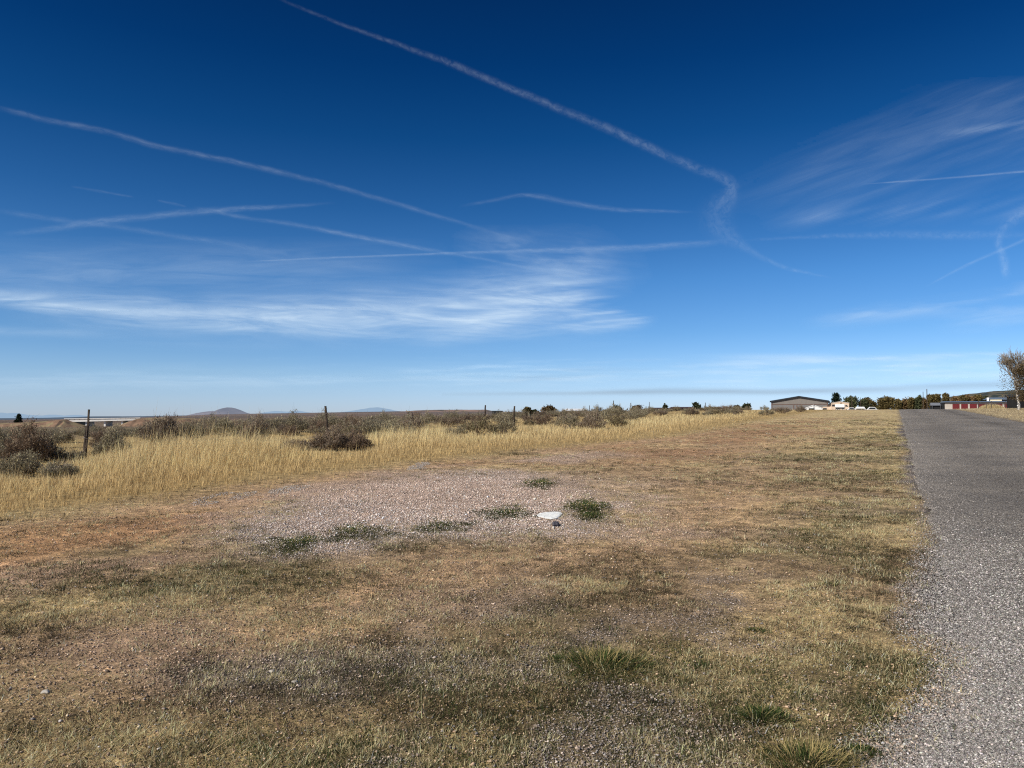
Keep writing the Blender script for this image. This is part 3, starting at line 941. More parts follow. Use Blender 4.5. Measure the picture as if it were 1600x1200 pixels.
def rock(name, px, py, sx, sy, sz, m, label, cat, seed, flat=False):
    X, Y = hit(px, py)
    rg = random.Random(seed)
    nlat, nlon = 7, 14
    V = []; F = []
    for i in range(nlat):
        th = PI * (i + .0) / (nlat - 1)
        for j in range(nlon):
            ph = 2 * PI * j / nlon
            k = 1 + (.13 if flat else .22) * math.sin(3 * ph + seed) * math.sin(th) + rg.uniform(-.10, .10) * (.6 if flat else 1)
            zf = math.cos(th)
            rr = math.sin(th) ** (.35 if flat else .8) * k if 0 < i < nlat - 1 else 0.0
            V.append((sx * rr * math.cos(ph), sy * rr * math.sin(ph), sz * (.55 + zf * (1 if not flat else .5)) + rg.uniform(-.05, .05) * sz))
    for i in range(nlat - 1):
        for j in range(nlon):
            F.append((i * nlon + j, (i + 1) * nlon + j, (i + 1) * nlon + (j + 1) % nlon, i * nlon + (j + 1) % nlon))
    b = MB().add(V, F)
    o = b.build(name, m)
    o.location = (X, Y, gz(X, Y)); o.rotation_euler = (0, 0, rg.uniform(-.3, .3))
    return tag(o, label, cat)


sl = rock('stone_slab', 860, 806, .17, .34, .020, m_slab, 'flat bright white stone slab lying on green grass at the edge of the gravel', 'slab', 5, True)
sl.rotation_euler = (R(1.0), R(.5), R(-8))
rock('rock', 868, 822, .045, .05, .04, m_rock, 'small dark rock lying just below the white slab', 'rock', 9)
rock('stone', 865, 826, .018, .02, .02, m_pale, 'little white stone against the dark rock', 'stone', 12)
rock('stone', 71, 1083, .020, .02, .012, m_pale, 'white stone on bare dirt at the lower left', 'stone', 21)
rock('stone', 425, 1050, .017, .017, .009, m_pale, 'pale stone left of two on the dark gravel spot in the left foreground', 'stone', 22)
rock('stone', 461, 1067, .018, .016, .009, m_pale, 'pale stone right of two on the dark gravel spot in the left foreground', 'stone', 23)


def gravel_heap(px, py, wpx, dep, hgt, label, seed):
    X, Y = hit(px, py)
    rg = np.random.default_rng(seed)
    n = 900
    rw = .62 * wpx / FPX * Y
    a = rg.uniform(0, 2 * PI, n); q_ = np.sqrt(rg.random(n))
    lx = np.cos(a) * q_ * rw; ly = np.sin(a) * q_ * dep
    keep = vnoise(lx * 3 + seed * 9, ly * 2.2, 99) > .34 + .25 * q_ ** 3
    lx, ly, q_ = lx[keep], ly[keep], q_[keep]; n = len(lx)
    zh = hgt * (1 - q_ ** 2) * .5 + .002
    size = rg.uniform(.006, .012, n)
    P = OCT[None] * rg.uniform(.6, 1.3, (n, 6, 1)) + rg.uniform(-.25, .25, (n, 6, 3))
    base_z = gz(X, Y)
    V = P * size[:, None, None] + np.stack([lx, ly, height(X + lx, Y + ly) - base_z + zh], 1)[:, None]
    F = (OCTF[None] + (np.arange(n) * 6)[:, None, None]).reshape(-1, 3)
    c = np.repeat(np.clip(np.exp(rg.normal(-1.05, .3, n)), .1, .8)[:, None] * C(1.05, .93, .82), 6, axis=0)
    o = np_mesh('gravel_spill', V.reshape(-1, 3), F, m_stone, c)
    o.location = (X, Y, base_z)
    tag(o, label, 'gravel spill', kind='stuff')


gravel_heap(352, 777, 60, 1.1, .02, 'low pale grey gravel spill at the edge of the dry grass, nearest of three', 1)
gravel_heap(456, 762, 44, 1.0, .02, 'low pale gravel spill at the grass edge, right of the nearest spill', 2)
gravel_heap(655, 729, 26, 1.2, .015, 'faint pale gravel spill at the grass edge, farthest of three', 3)

# ------------------------------------------------------------------ sagebrush
m_leaf = leafmat('sage_leaves', transl=.2, spec=.1)
m_twig = leafmat('twigs', transl=0.0, spec=.1)


def shrub_meshes(seed, w=1.0, h=1.0, kind='sage', nstem=46, nleaf=70):
    rg = np.random.default_rng(seed)
    # stems
    V = []; F = []; SC = []
    tips = []
    for i in range(nstem):
        a = rg.uniform(0, 2 * PI); q_ = math.sqrt(rg.random())
        tx, ty = math.cos(a) * q_ * w * .5, math.sin(a) * q_ * w * .5
        lump = .78 + .30 * math.sin(3.1 * tx / w * 2 + seed) * math.cos(2.7 * ty / w * 2 + seed * 2)
        tz = h * (1 - .62 * q_ ** 2.2) * lump * rg.uniform(.72, 1.08)
        p0 = np.array([tx * .12 + rg.normal(0, .02), ty * .12 + rg.normal(0, .02), -.03])
        p1 = np.array([tx * .6, ty * .6, tz * .42]) + rg.normal(0, .03, 3) * w
        p2 = np.array([tx, ty, tz])
        tips.append((p1, p2))
        subs = [(p0, p1, p2, .013)]
        for _ in range(5 if kind != 'sage' else 3):
            k = rg.uniform(.35, .9); b0 = p1 * (1 - k) + p2 * k
            subs.append((b0, b0 + rg.normal(0, .05, 3) * w + np.array([0, 0, .06 * h]), b0 + rg.normal(0, .10, 3) * w + np.array([tx * .1, ty * .1, .15 * h]), .006))
        for (a0_, a1_, a2_, rd) in subs:
            nb = len(V)
            for kk, pnt in enumerate((a0_, a1_, a2_)):
                rr = rd * (1, .7, .25)[kk]
                for j in range(3):
                    an = 2.1 * j
                    V.append(pnt + np.array([math.cos(an) * rr, math.sin(an) * rr, 0]))
                    SC.append(C(.30, .24, .185) * rg.uniform(.6, 1.2) if kind == 'sage' else C(.28, .195, .135) * rg.uniform(.55, 1.3))
            for kk in range(2):
                for j in range(3):
                    F.append((nb + kk * 3 + j, nb + kk * 3 + (j + 1) % 3, nb + kk * 3 + 3 + (j + 1) % 3, nb + kk * 3 + 3 + j))
    # leaves clustered along the upper twigs
    cx = []; cn = []; cc = []
    for p1, p2 in tips:
        m = int(nleaf * rg.uniform(.6, 1.4))
        k = rg.uniform(.15, 1.08, m)[:, None]
        pos = p1 * (1 - k) + p2 * k + rg.normal(0, .055, (m, 3)) * np.array([w, w, h * .8]) * (1.15 - .45 * k)
        cx.append(pos)
        hue = rg.random()
        if kind == 'sage':
            cb = lerp(C(.32, .275, .17), C(.40, .35, .225), hue)
        elif kind == 'brown':
            cb = lerp(C(.22, .155, .105), C(.30, .225, .15), hue)
        elif kind == 'dead':
            cb = lerp(C(.24, .185, .135), C(.34, .275, .20), hue)
        else:
            cb = lerp(C(.24, .205, .11), C(.32, .27, .15), hue)
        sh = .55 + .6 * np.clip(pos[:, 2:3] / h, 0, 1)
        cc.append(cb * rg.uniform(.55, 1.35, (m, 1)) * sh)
    P = np.concatenate(cx); CC = np.concatenate(cc); n = len(P)
    P[:, 2] = np.maximum(P[:, 2], .02)
    L = rg.uniform(.022, .055, n) * (w + h) * .5; W = L * rg.uniform(.22, .45, n)
    d = rg.normal(0, .6, (n, 3)) + np.stack([P[:, 0] / w, P[:, 1] / w, np.full(n, .75)], 1)
    d /= np.linalg.norm(d, axis=1)[:, None]
    sd = np.cross(d, rg.normal(0, 1, (n, 3))); sd /= np.linalg.norm(sd, axis=1)[:, None]
    LV = np.stack([P - sd * W[:, None] * .5, P + sd * W[:, None] * .5, P + d * L[:, None] + sd * W[:, None] * .35, P + d * L[:, None] - sd * W[:, None] * .35], 1).reshape(-1, 3)
    LF = (np.arange(4)[None] + (np.arange(n) * 4)[:, None])
    return np.array(V), np.array(F), np.array(SC), LV, LF, np.clip(np.repeat(CC, 4, axis=0), 0, .8)


def make_shrub(name, label, cat, loc, rz, w, h, kind, seed, group=None, nstem=46, nleaf=70):
    sv, sf, scol, lv, lf, lc = shrub_meshes(seed, w, h, kind, nstem, nleaf)
    t_ = thing(name, label, cat, loc, rz, group)
    a = np_mesh('stems', sv, sf, m_twig, scol, t_)
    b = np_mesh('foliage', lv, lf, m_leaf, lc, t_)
    CHILD[t_.name] = [a, b]
    return t_


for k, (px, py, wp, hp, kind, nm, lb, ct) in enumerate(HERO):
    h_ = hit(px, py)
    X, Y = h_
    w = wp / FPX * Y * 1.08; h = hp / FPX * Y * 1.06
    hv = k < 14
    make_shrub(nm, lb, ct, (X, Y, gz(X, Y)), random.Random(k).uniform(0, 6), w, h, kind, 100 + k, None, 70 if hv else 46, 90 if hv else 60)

# repeats across the belt behind the fence line
protos = []
KINDS = [('sage', 1.25, .80), ('sage', 1.5, .72), ('sage', 1.0, .85), ('dead', 1.3, .75), ('brown', 1.1, .8), ('sage', 1.7, .9), ('olive', 1.2, .7)]
NAMES = {'sage': ('sagebrush', 'sagebrush', 'grey-green sagebrush among many in the brush belt behind the dry grass', 'sagebrush of the belt behind the dry grass'),
         'dead': ('bare_shrub', 'shrub', 'bare grey-brown shrub among many in the brush belt behind the dry grass', 'bare shrubs of the belt behind the dry grass'),
         'brown': ('brown_shrub', 'shrub', 'reddish brown shrub among the sagebrush of the belt behind the dry grass', 'brown shrubs of the belt behind the dry grass'),
         'olive': ('olive_shrub', 'shrub', 'olive shrub among the sagebrush of the belt behind the dry grass', 'olive shrubs of the belt behind the dry grass')}
rs = random.Random(5)
cands = []
for i in range(60000):
    r = math.exp(rs.uniform(math.log(25), math.log(150)))
    a = R(rs.uniform(-37, 19))
    cands.append((r * math.sin(a), r * math.cos(a)))
placed = [Vector((o.location.x, o.location.y)) for o in bpy.data.objects if o.get('category') in ('shrub', 'sagebrush')]
cx = np.array(cands); qs, qt = st(cx[:, 0], cx[:, 1])
ce = grass_edge(qs, cx[:, 0], cx[:, 1]); cn = fbm(cx[:, 0] * .07, cx[:, 1] * .07, 81, 4)
cpx, cpy = project(cx[:, 0], cx[:, 1], height(cx[:, 0], cx[:, 1]))
# front line of the brush, as it is seen in the place
FRONT = np.interp(cpx, [-80, 100, 140, 230, 330, 430, 520, 640, 700, 800, 870, 960, 1040, 1120, 1190, 1240],
                  [735, 712, 705, 698, 690, 690, 684, 683, 679, 674, 669, 663, 655, 652, 647, 641])
count = {}
total = 0
for (x, y), e_, t_v, n_, px, py, fr in zip(cands, ce, qt, cn, cpx, cpy, FRONT):
    if total >= 400: break
    if py > fr - 1.5 or px > 1215 or px < -60: continue
    if n_ < .42 and py > fr - 14: continue
    r = math.hypot(x, y)
    if 150 < px < 450 and 645 < py < 660 and r < 60: continue
    v = Vector((x, y)); gap = .45 + .008 * r
    if any((v - p_).length < gap for p_ in placed): continue
    placed.append(v)
    ki = rs.choice([0, 0, 1, 1, 2, 5, 5, 3, 3, 4, 6])
    kind, w, h = KINDS[ki]
    f = rs.uniform(.80, 1.32) * (.72 if px < 235 else 1.0)
    nm, ct, lb, gp = NAMES[kind]
    loc = (x, y, gz(x, y) - .03); scl = (f * rs.uniform(.9, 1.2), f * rs.uniform(.9, 1.2), f * rs.uniform(.85, 1.2))
    if ki not in count:
        o = make_shrub(nm, lb, ct, loc, rs.uniform(0, 6), w, h, kind, 300 + ki, gp, 40, 62)
        o.scale = scl; count[ki] = o
    else:
        copy_thing(count[ki], loc, rs.uniform(0, 6.28), scl, lb, gp)
    total += 1
print('belt shrubs', total, 'reach', max(p_.length for p_ in placed))

# far brush that reads as one mass
x, y, r = rand_polar(20000, 95, 900, -40, 20)
s, t = st(x, y)
nn = fbm(x * .012, y * .012, 83, 4)
px, py = project(x, y, height(x, y))
keep = (t < -30) & (rng.random(len(x)) < .25 + .75 * sstep(.40, .56, nn))
fldm = np.hypot((px - 375) / 110, (np.log(r) - math.log(430)) / .30) < .95
keep &= ~(fldm & (rng.random(len(x)) < .93))
x, y, r = x[keep], y[keep], r[keep]; n = len(x)
m = 9
sz = rng.uniform(.35, .8, n) * (1 + .0003 * r)
off = rng.normal(0, .34, (n, m, 3)); off[:, :, 2] = np.abs(off[:, :, 2]) * .8 + .05
P = (off * sz[:, None, None] + np.stack([x, y, height(x, y)], 1)[:, None]).reshape(-1, 3)
L = np.repeat(sz, m) * rng.uniform(.25, .5, n * m)
d = rng.normal(0, .5, (n * m, 3)) + C(0, 0, .6); d /= np.linalg.norm(d, axis=1)[:, None]
sd = np.cross(d, rng.normal(0, 1, (n * m, 3))); sd /= np.linalg.norm(sd, axis=1)[:, None]
LV = np.stack([P - sd * L[:, None] * .45, P + sd * L[:, None] * .45, P + d * L[:, None]], 1).reshape(-1, 3)
LF = np.arange(3)[None] + (np.arange(n * m) * 3)[:, None]
cb = lerp(C(.27, .25, .175), C(.27, .20, .135), rng.random((n, 1))) * rng.uniform(.6, 1.25, (n, 1))
o = np_mesh('sagebrush_plain', LV, LF, m_leaf, np.repeat(cb, m * 3, axis=0)); tag(o, kind='stuff')

# ------------------------------------------------------------------ fence posts
m_wood = paint('weathered_wood', (.115, .085, .062), .9, .45, 14.0, .8, stripe=('X', 9.0, .45))
m_rust = paint('rusty_steel', (.075, .055, .048), .7, .35, 20.0)
m_wire = paint('wire', (.16, .14, .13), .5, .2, 10.0)


def post_tube(h, lean, r0, r1, seed, n=7):
    rg = random.Random(seed)
    pts = []; rd = []
    for i in range(8):
        k = i / 7
        pts.append((lean[0] * k * h + rg.uniform(-.006, .006), lean[1] * k * h + rg.uniform(-.006, .006), -.1 + k * (h + .1)))
        rd.append((r0 + (r1 - r0) * k) * rg.uniform(.92, 1.08))
    b = MB().tube(pts, rd, n)
    return b


X, Y = hit(131, 718)
hp = 78 / FPX * Y
p1 = thing('fence_post', 'split wooden fence post with a second pole lashed to it, left of the bridge', 'fence post', (X, Y, gz(X, Y)))
post_tube(hp * .68, (.075, 0), .058, .045, 1).build('stake', m_wood, p1)
o = post_tube(hp * 1.0, (.06, .0), .034, .030, 2); o.build('pole', m_wood, p1).location = (.052, -.03, 0)
MB().tube([(-.0, -.09, hp * .44), (.09, -.10, hp * .43), (.19, -.06, hp * .40), (.26, -.05, hp * .42)], .008, 5).build('wire_stub', m_wire, p1)
MB().tube([(.11, -.06, hp * .47), (.03, -.10, hp * .47), (-.02, .0, hp * .47), (.06, .06, hp * .475), (.12, -.02, hp * .47)], .007, 5).build('wire_tie', m_wire, p1)
for k, (px, depth, top, lean, r0, nm_, lb) in enumerate([
        (514, 32.2, 634.5, (-.10, 0), .055, 'fence_post', 'leaning wooden fence post above the dense dead shrub'),
        (651, 38.0, 643.5, (-.22, .05), .034, 'fence_post', 'thin dark post tilted far to the left, in front of the mesa'),
        (757, 44.6, 633.0, (.04, 0), .055, 'fence_post', 'short wooden fence post above the big olive-brown shrub'),
        (802, 47.9, 634.5, (.06, 0), .060, 'fence_post', 'frayed fence post right of the dark container')]):
    x = xat(px, depth)
    z0 = gz(x, depth); h = zat(top, depth) - z0
    t_ = thing(nm_, lb, 'fence post', (x, depth, z0))
    post_tube(h, lean, r0, r0 * .8, 10 + k).build('post', m_wood, t_)
    MB().tube([(lean[0] * h * .8 - .05, -.08, h * .78), (lean[0] * h * .8 + .07, -.07, h * .80), (lean[0] * h * .8 + .13, .02, h * .74)], .008, 5).build('wire_stub', m_wire, t_)
    if k == 3:
        post_tube(h * .9, (-.05, .0), .03, .012, 77).build('splinter', m_wood, t_).location = (.10, 0, 0)

# ------------------------------------------------------------------ trees
m_tleaf = leafmat('tree_leaves', transl=.25)
m_bark = paint('bark', (.17, .14, .11), .9, .3, 12.0, .6)
m_bark_grey = paint('grey_twigs', (.27, .235, .20), .9, .3, 12.0)
m_bark_pale = paint('pale_bark', (.50, .46, .41), .85, .25, 10.0, .5)


def tree_skeleton(seed, h, spread, levels=4, trunk_h=.22, r0=.16, up=.35, nb=(4, 6)):
    rg = random.Random(seed)
    segs = []; tips = []

    def grow(p, d, L, rd, lv):
        pts = [p]; q_ = p; dd = d
        for i in range(3):
            dd = (dd + Vector((rg.gauss(0, .16), rg.gauss(0, .16), rg.gauss(0, .08) + .06))).normalized()
            q_ = q_ + dd * L / 3; pts.append(q_)
        segs.append((pts, [rd, rd * .85, rd * .7, rd * .5]))
        if lv >= levels:
            tips.append((pts[1], pts[3])); return
        for _ in range(rg.randint(*nb) if lv > 0 else nb[1]):
            k = rg.uniform(.45, 1.0); b0 = pts[1].lerp(pts[3], k) if lv > 0 else pts[2].lerp(pts[3], rg.random())
            a = rg.uniform(0, 2 * PI); sp = rg.uniform(.45, 1.0) * spread
            nd_ = (dd + Vector((math.cos(a) * sp, math.sin(a) * sp, rg.uniform(-.1, 1) * up))).normalized()
            grow(b0, nd_, L * rg.uniform(.58, .82), rd * .5, lv + 1)

    grow(Vector((0, 0, -.15)), Vector((0, 0, 1)), h * trunk_h + .15, r0, 0)
    zmax = max(t[1].z for t in tips); k = h / zmax
    segs = [([Vector((p.x * k, p.y * k, p.z * k)) for p in pts], rd) for pts, rd in segs]
    tips = [(a * k, b * k) for a, b in tips]
    return segs, tips


def leaf_cloud(pos, size, colr, rg, updir=.2):
    n = len(pos)
    d = rg.normal(0, 1, (n, 3)) + C(0, 0, updir); d /= np.linalg.norm(d, axis=1)[:, None]
    sd = np.cross(d, rg.normal(0, 1, (n, 3))); sd /= np.linalg.norm(sd, axis=1)[:, None]
    L = size * rg.uniform(.6, 1.4, n)
    LV = np.stack([pos - sd * L[:, None] * .35, pos + sd * L[:, None] * .35, pos + d * L[:, None] * 1.0 + sd * L[:, None] * .25, pos + d * L[:, None] - sd * L[:, None] * .25], 1).reshape(-1, 3)
    LF = np.arange(4)[None] + (np.arange(n) * 4)[:, None]
    return LV, LF, np.repeat(np.clip(colr, 0, .8), 4, axis=0)


def broad_tree(name, label, loc, h, width, c0, c1, seed, nleaf=14, lsize=.3, trunk_m=None, group=None, bare_top=0.0, levels=3, r0=.16, spread=.9, trunk_h=.24, leafless_twigs=False, low=0.0):
    segs, tips = tree_skeleton(seed, h, spread, levels, trunk_h, r0)
    wx = max(max(abs(b.x), abs(b.y)) for a, b in tips) * 2
    kx = width / wx
    S = lambda p: Vector((p.x * kx, p.y * kx, p.z))
    t_ = thing(name, label, 'tree', loc, 0, group)
    tb = MB(); bb = MB()
    for i, (pts, rd) in enumerate(segs):
        (tb if rd[0] >= r0 * .45 else bb).tube([S(p) for p in pts], [max(v, .012) for v in rd], 6 if rd[0] >= r0 * .45 else 4)
    tb.build('trunk', trunk_m or m_bark, t_, smooth=True)
    bb.build('branches', m_bark_grey if trunk_m else m_bark, t_)
    rg = np.random.default_rng(seed)
    pos = []; cols = []
    for a, b in tips:
        a, b = S(a), S(b)
        zr = b.z / h
        if bare_top and (zr > bare_top + rg.normal(0, .10) or rg.random() < .12): continue
        m = int(nleaf * rg.uniform(.4, 1.6))
        k = rg.random((m, 1))
        P = np.array(a) * (1 - k) + np.array(b) * k + rg.normal(0, .05 * width, (m, 3)) * C(1, 1, .8)
        hue = rg.random(); br = rg.uniform(.65, 1.3)
        pos.append(P); cols.append(lerp(c0, c1, hue) * br * rg.uniform(.6, 1.3, (m, 1)))
        if low:
            P2 = P.copy(); P2[:, 2] = P2[:, 2] * rg.uniform(low, 1, m)
            pos.append(P2); cols.append(lerp(c0, c1, hue) * br * .8 * rg.uniform(.6, 1.3, (m, 1)))
    P = np.concatenate(pos); CC = np.concatenate(cols)
    lv, lf, lc = leaf_cloud(P, lsize, CC, rg)
    np_mesh('crown', lv, lf, m_tleaf, lc, t_)
    return t_


def conifer(name, label, loc, h, width, c0, seed, n=5200, lsize=.22):
    rg = np.random.default_rng(seed)
    t_ = thing(name, label, 'tree', loc)
    MB().tube([(0, 0, -.2), (.03, 0, h * .5), (0, 0, h * .96)], [h * .022, h * .014, .02], 6).build('trunk', m_bark, t_, smooth=True)
    nb = 95
    pos = []; cols = []
    for i in range(nb):
        k = (i + rg.random()) / nb
        zb = h * (.08 + .92 * k)
        L = .5 * width * (1 - k) ** .8 * rg.uniform(.55, 1.12) + .06 * width
        a = rg.uniform(0, 2 * PI)
        m = int(n / nb * (1.4 - .9 * k))
        u = np.sqrt(rg.random((m, 1)))
        P = np.array([0, 0, zb]) + u * np.array([math.cos(a) * L, math.sin(a) * L, -.10 * L + rg.uniform(-.05, .18) * L]) + rg.normal(0, .045 * width, (m, 3)) * C(1, 1, .7)
        pos.append(P); cols.append(c0 * rg.uniform(.6, 1.35) * rg.uniform(.6, 1.4, (m, 1)))
    lv, lf, lc = leaf_cloud(np.concatenate(pos), lsize, np.concatenate(cols), rg, .1)
    np_mesh('crown', lv, lf, m_tleaf, lc, t_)
    return t_


def place_tree(px, depth, top, base_sink=.0):
    x = xat(px, depth); z0 = gz(x, depth)
    return (x, depth, z0 - base_sink), zat(top, depth) - z0 + base_sink


OLIVE0, OLIVE1 = C(.075, .062, .024), C(.135, .10, .04)
GREEN0, GREEN1 = C(.045, .055, .027), C(.088, .090, .042)
RUST0, RUST1 = C(.115, .074, .034), C(.165, .112, .052)

# big half-bare tree at the right edge
loc, h = place_tree(1591, 92.0, 538)
broad_tree('cottonwood', 'tall pale-trunked tree, half bare, at the right picture edge beyond the road', loc, h, 5.2, C(.15, .108, .055), C(.225, .16, .08), 14, 130, .09, m_bark_pale, None, .56, 4, .17, .50, .13, False, .22)

# tree rows beyond the crest of the road: px, top, width px, depth, palette, label
ROW = [
    (1330, 620, 30, 300, 'g', 'dark leafy tree behind the beige building, right of the conifer'),
    (1350, 625, 18, 300, 'g', 'low dark tree just left of a thin utility pole behind the trailers'),
    (1354, 622, 26, 320, 'o', 'olive tree above the white trailer'),
    (1378, 622, 15, 310, 'o', 'slim leafy tree with a thin top sprig, right of the white trailer'),
    (1388, 620, 26, 300, 'o', 'broad rounded olive tree left of where the road vanishes'),
    (1372, 632, 20, 330, 'g', 'low dark bush-like tree behind the white car'),
    (1406, 624, 16, 320, 'o', 'olive tree directly over the vanishing road'),
    (1416, 623, 16, 330, 'r', 'rust-tinted tree just right of the vanishing road'),
    (1425, 620, 14, 320, 'o', 'narrow olive tree, second to the right of the vanishing road'),
    (1435, 618, 14, 320, 'g', 'dark narrow tree left of the pair of utility poles'),
    (1444, 622, 15, 330, 'r', 'rust-tinted tree behind the pair of utility poles'),
    (1456, 617, 15, 320, 'o', 'small round tree above the dark little shed'),
    (1465, 616, 16, 325, 'o', 'round olive tree over the gap between dark shed and storage units'),
    (1476, 615, 14, 320, 'o', 'tallest round tree above the left end of the storage units'),
    (1491, 620, 18, 340, 'r', 'rust-brown tree behind the second red door'),
    (1503, 618, 18, 340, 'o', 'olive tree behind the third red door'),
    (1515, 617, 18, 340, 'r', 'rust-brown tree behind the fourth red door'),
    (1527, 617, 18, 340, 'o', 'olive-brown tree left of the grey roof behind the storage units'),
    (1537, 619, 14, 340, 'g', 'dark small tree touching the grey roof behind the storage units'),
]
for k, (px, top, wp, dep, pal, lb) in enumerate(ROW):
    loc, h = place_tree(px, dep, top)
    c0, c1 = {'g': (GREEN0, GREEN1), 'o': (OLIVE0, OLIVE1), 'r': (RUST0, RUST1)}[pal]
    broad_tree('leafy_tree', lb, loc, h, wp / FPX * dep * 1.0, c0 * 1.7, c1 * 1.7, 200 + k, 16, .42, None, None, 0, 3, .2, .85, .2, False, .45)
loc, h = place_tree(1306, 250, 615)
conifer('conifer', 'dark pointed conifer between the grey shed and the beige building', loc, h, 30 / FPX * 250, C(.020, .032, .018), 401, 5200, .3)
loc, h = place_tree(30, 480, 647.2)
conifer('juniper_tree', 'lone dark round tree on the embankment at the far left', loc, h, 14 / FPX * 480, C(.022, .030, .016), 402, 3000, .5)
for px, top, wp, dep, pal, lb in [
        (861, 634, 27, 210, 'r', 'rust-orange bushy tree left of the white roofed building'),
        (822, 636, 14, 160, 'o', 'thin sparse sapling left of the rust-orange tree'),
        (838, 641, 14, 180, 'g', 'low green bush-like tree between the sapling and the rust-orange tree'),
        (967, 633, 12, 260, 'g', 'dark round tree right of the tallest thin pole'),
        (990, 633, 22, 270, 'r', 'reddish thin-leaved tree right of the dark round tree'),
        (1041, 630, 10, 260, 'g', 'small dark tree in the middle of the long dark house'),
        (1088, 629, 15, 250, 'g', 'dark tree at the right end of the long dark house'),
        (1150, 634, 13, 220, 'o', 'small olive tree right of the low brown house'),
        (1166, 632, 14, 210, 'g', 'dark round tree at the end of the brush line left of the grey shed')]:
    loc, h = place_tree(px, dep, top)
    c0, c1 = {'g': (GREEN0, GREEN1), 'o': (OLIVE0, OLIVE1), 'r': (RUST0, RUST1)}[pal]
    broad_tree('bushy_tree', lb, loc, h, wp / FPX * dep * 1.05, c0, c1, int(px), 16, .36, None, None, 0, 3, .14, .9, .2, False, .35)

# ------------------------------------------------------------------ buildings
m_roof_dark = paint('dark_metal_roof', (.022, .026, .034), .5, .2, 1.0, .2, 0, ('X', 1.6, .3))
m_shed = paint('grey_metal_siding', (.235, .212, .19), .6, .08, 1.0, .3, 0, ('X', 3.0, .25))
m_shed_low = paint('grey_metal_wainscot', (.215, .205, .20), .6, .08, 1.0, .3, 0, ('X', 3.0, .3))
m_trim = paint('brown_trim', (.14, .085, .065), .6, .15, 2.0)
m_white = paint('white_paint', (.80, .80, .79), .5, .06, 2.0)
m_beige = paint('beige_wall', (.62, .48, .36), .8, .12, 1.2, .1)
m_dark = paint('dark_opening', (.012, .012, .014), .8, .2, 2.0)  # flat near-black; doorway panels use it to paint in the unlit interior
m_glass = glassmat('window_glass')
m_red = paint('red_door', (.16, .018, .022), .55, .12, 1.5, .3, 0, ('Z', 2.2, .3))
m_bluegrey = paint('blue_grey_metal_roof', (.20, .255, .32), .45, .1, 1.0, .2, .2, ('X', 2.0, .25))
m_block = paint('tan_wall', (.47, .42, .37), .8, .1, 2.0, .1)
m_brown = paint('brown_house_wall', (.11, .062, .050), .8, .2, 1.0)
m_conc = paint('concrete', (.74, .71, .66), .85, .12, .4, .1)
m_concd = paint('concrete_shadowed', (.30, .27, .25), .85, .15, .4, .1)  # darker copy of the concrete, shade put into its colour
m_steel = paint('dark_steel', (.05, .052, .056), .5, .2, 2.0)
m_rubber = paint('tyre_rubber', (.025, .025, .026), .85, .2, 5.0)
m_cream = paint('cream_wall', (.72, .66, .50), .7, .08, 1.0)
m_greyroof = paint('grey_shingle_roof', (.17, .18, .20), .8, .15, 3.0, .2)
m_containr = paint('dark_green_steel', (.030, .034, .034), .6, .2, 2.0, .4, 0, ('X', 4.0, .3))


def gable(parent, W, Lg, eave, ridge, wall_m, roof_m, ov=.35, th=.22, name_roof='roof', z0=-1.0):
    hw = W / 2
    MB().prism([(-hw, z0), (hw, z0), (hw, eave), (0, ridge - .02), (-hw, eave)], 0, Lg).build('wall', wall_m, parent)
    k = (ridge - eave) / hw
    pr = [(-hw - ov, eave - k * ov + .01), (0, ridge + .01), (hw + ov, eave - k * ov + .01), (hw + ov, eave - k * ov + th), (0, ridge + th), (-hw - ov, eave - k * ov + th)]
    return MB().prism(pr, -ov, Lg + ov).build(name_roof, roof_m, parent)


def locx(px, D, xc, ang):
    """local x on a facade turned by ang about (xc, D) at which the sight line through px meets it"""
    k_ = (px - 800.0) / FPX
    return (k_ * D - xc) / (math.cos(ang) - k_ * math.sin(ang))


# big grey shed
D = 220.0
AG = R(-23); xc = xat(1248.5, D); W = 2 * locx(1292.5, D, xc, AG)
g0 = gz(xc, D)
shed = thing('metal_shed', 'big grey metal shed with a shallow dark gable roof, behind the crest of the grass', 'shed', (xc, D, g0), AG)
gable(shed, W, 26, zat(627.8, D) - g0, zat(620.8, D) - g0, m_shed, m_roof_dark, .5, .40)
MB().box(-W / 2 + .02, W / 2 - .02, -.06, -.003, -1, zat(632.6, D) - g0).build('wainscot', m_shed_low, shed)
MB().box(-W / 2 + .02, W / 2 - .02, -.09, -.061, zat(632.3, D) - g0, zat(631.4, D) - g0).build('trim_band', m_trim, shed)
for k in (-1, 1):
    MB().box(k * W / 2 - .13, k * W / 2 + .13, -.14, .2, -1, zat(628.4, D) - g0).build('corner_trim', m_trim, shed)
for px in (1240, 1245):
    lx = locx(px, D, xc, AG)
    MB().box(lx - .12, lx + .12, -.10, -.062, -1, zat(633, D) - g0).build('door_trim', m_trim, shed)
b = MB().box(W / 2 + .003, W / 2 + 1.6, 1.0, 6, -1, zat(632, D) - g0); b.build('lean_to', m_block, shed)

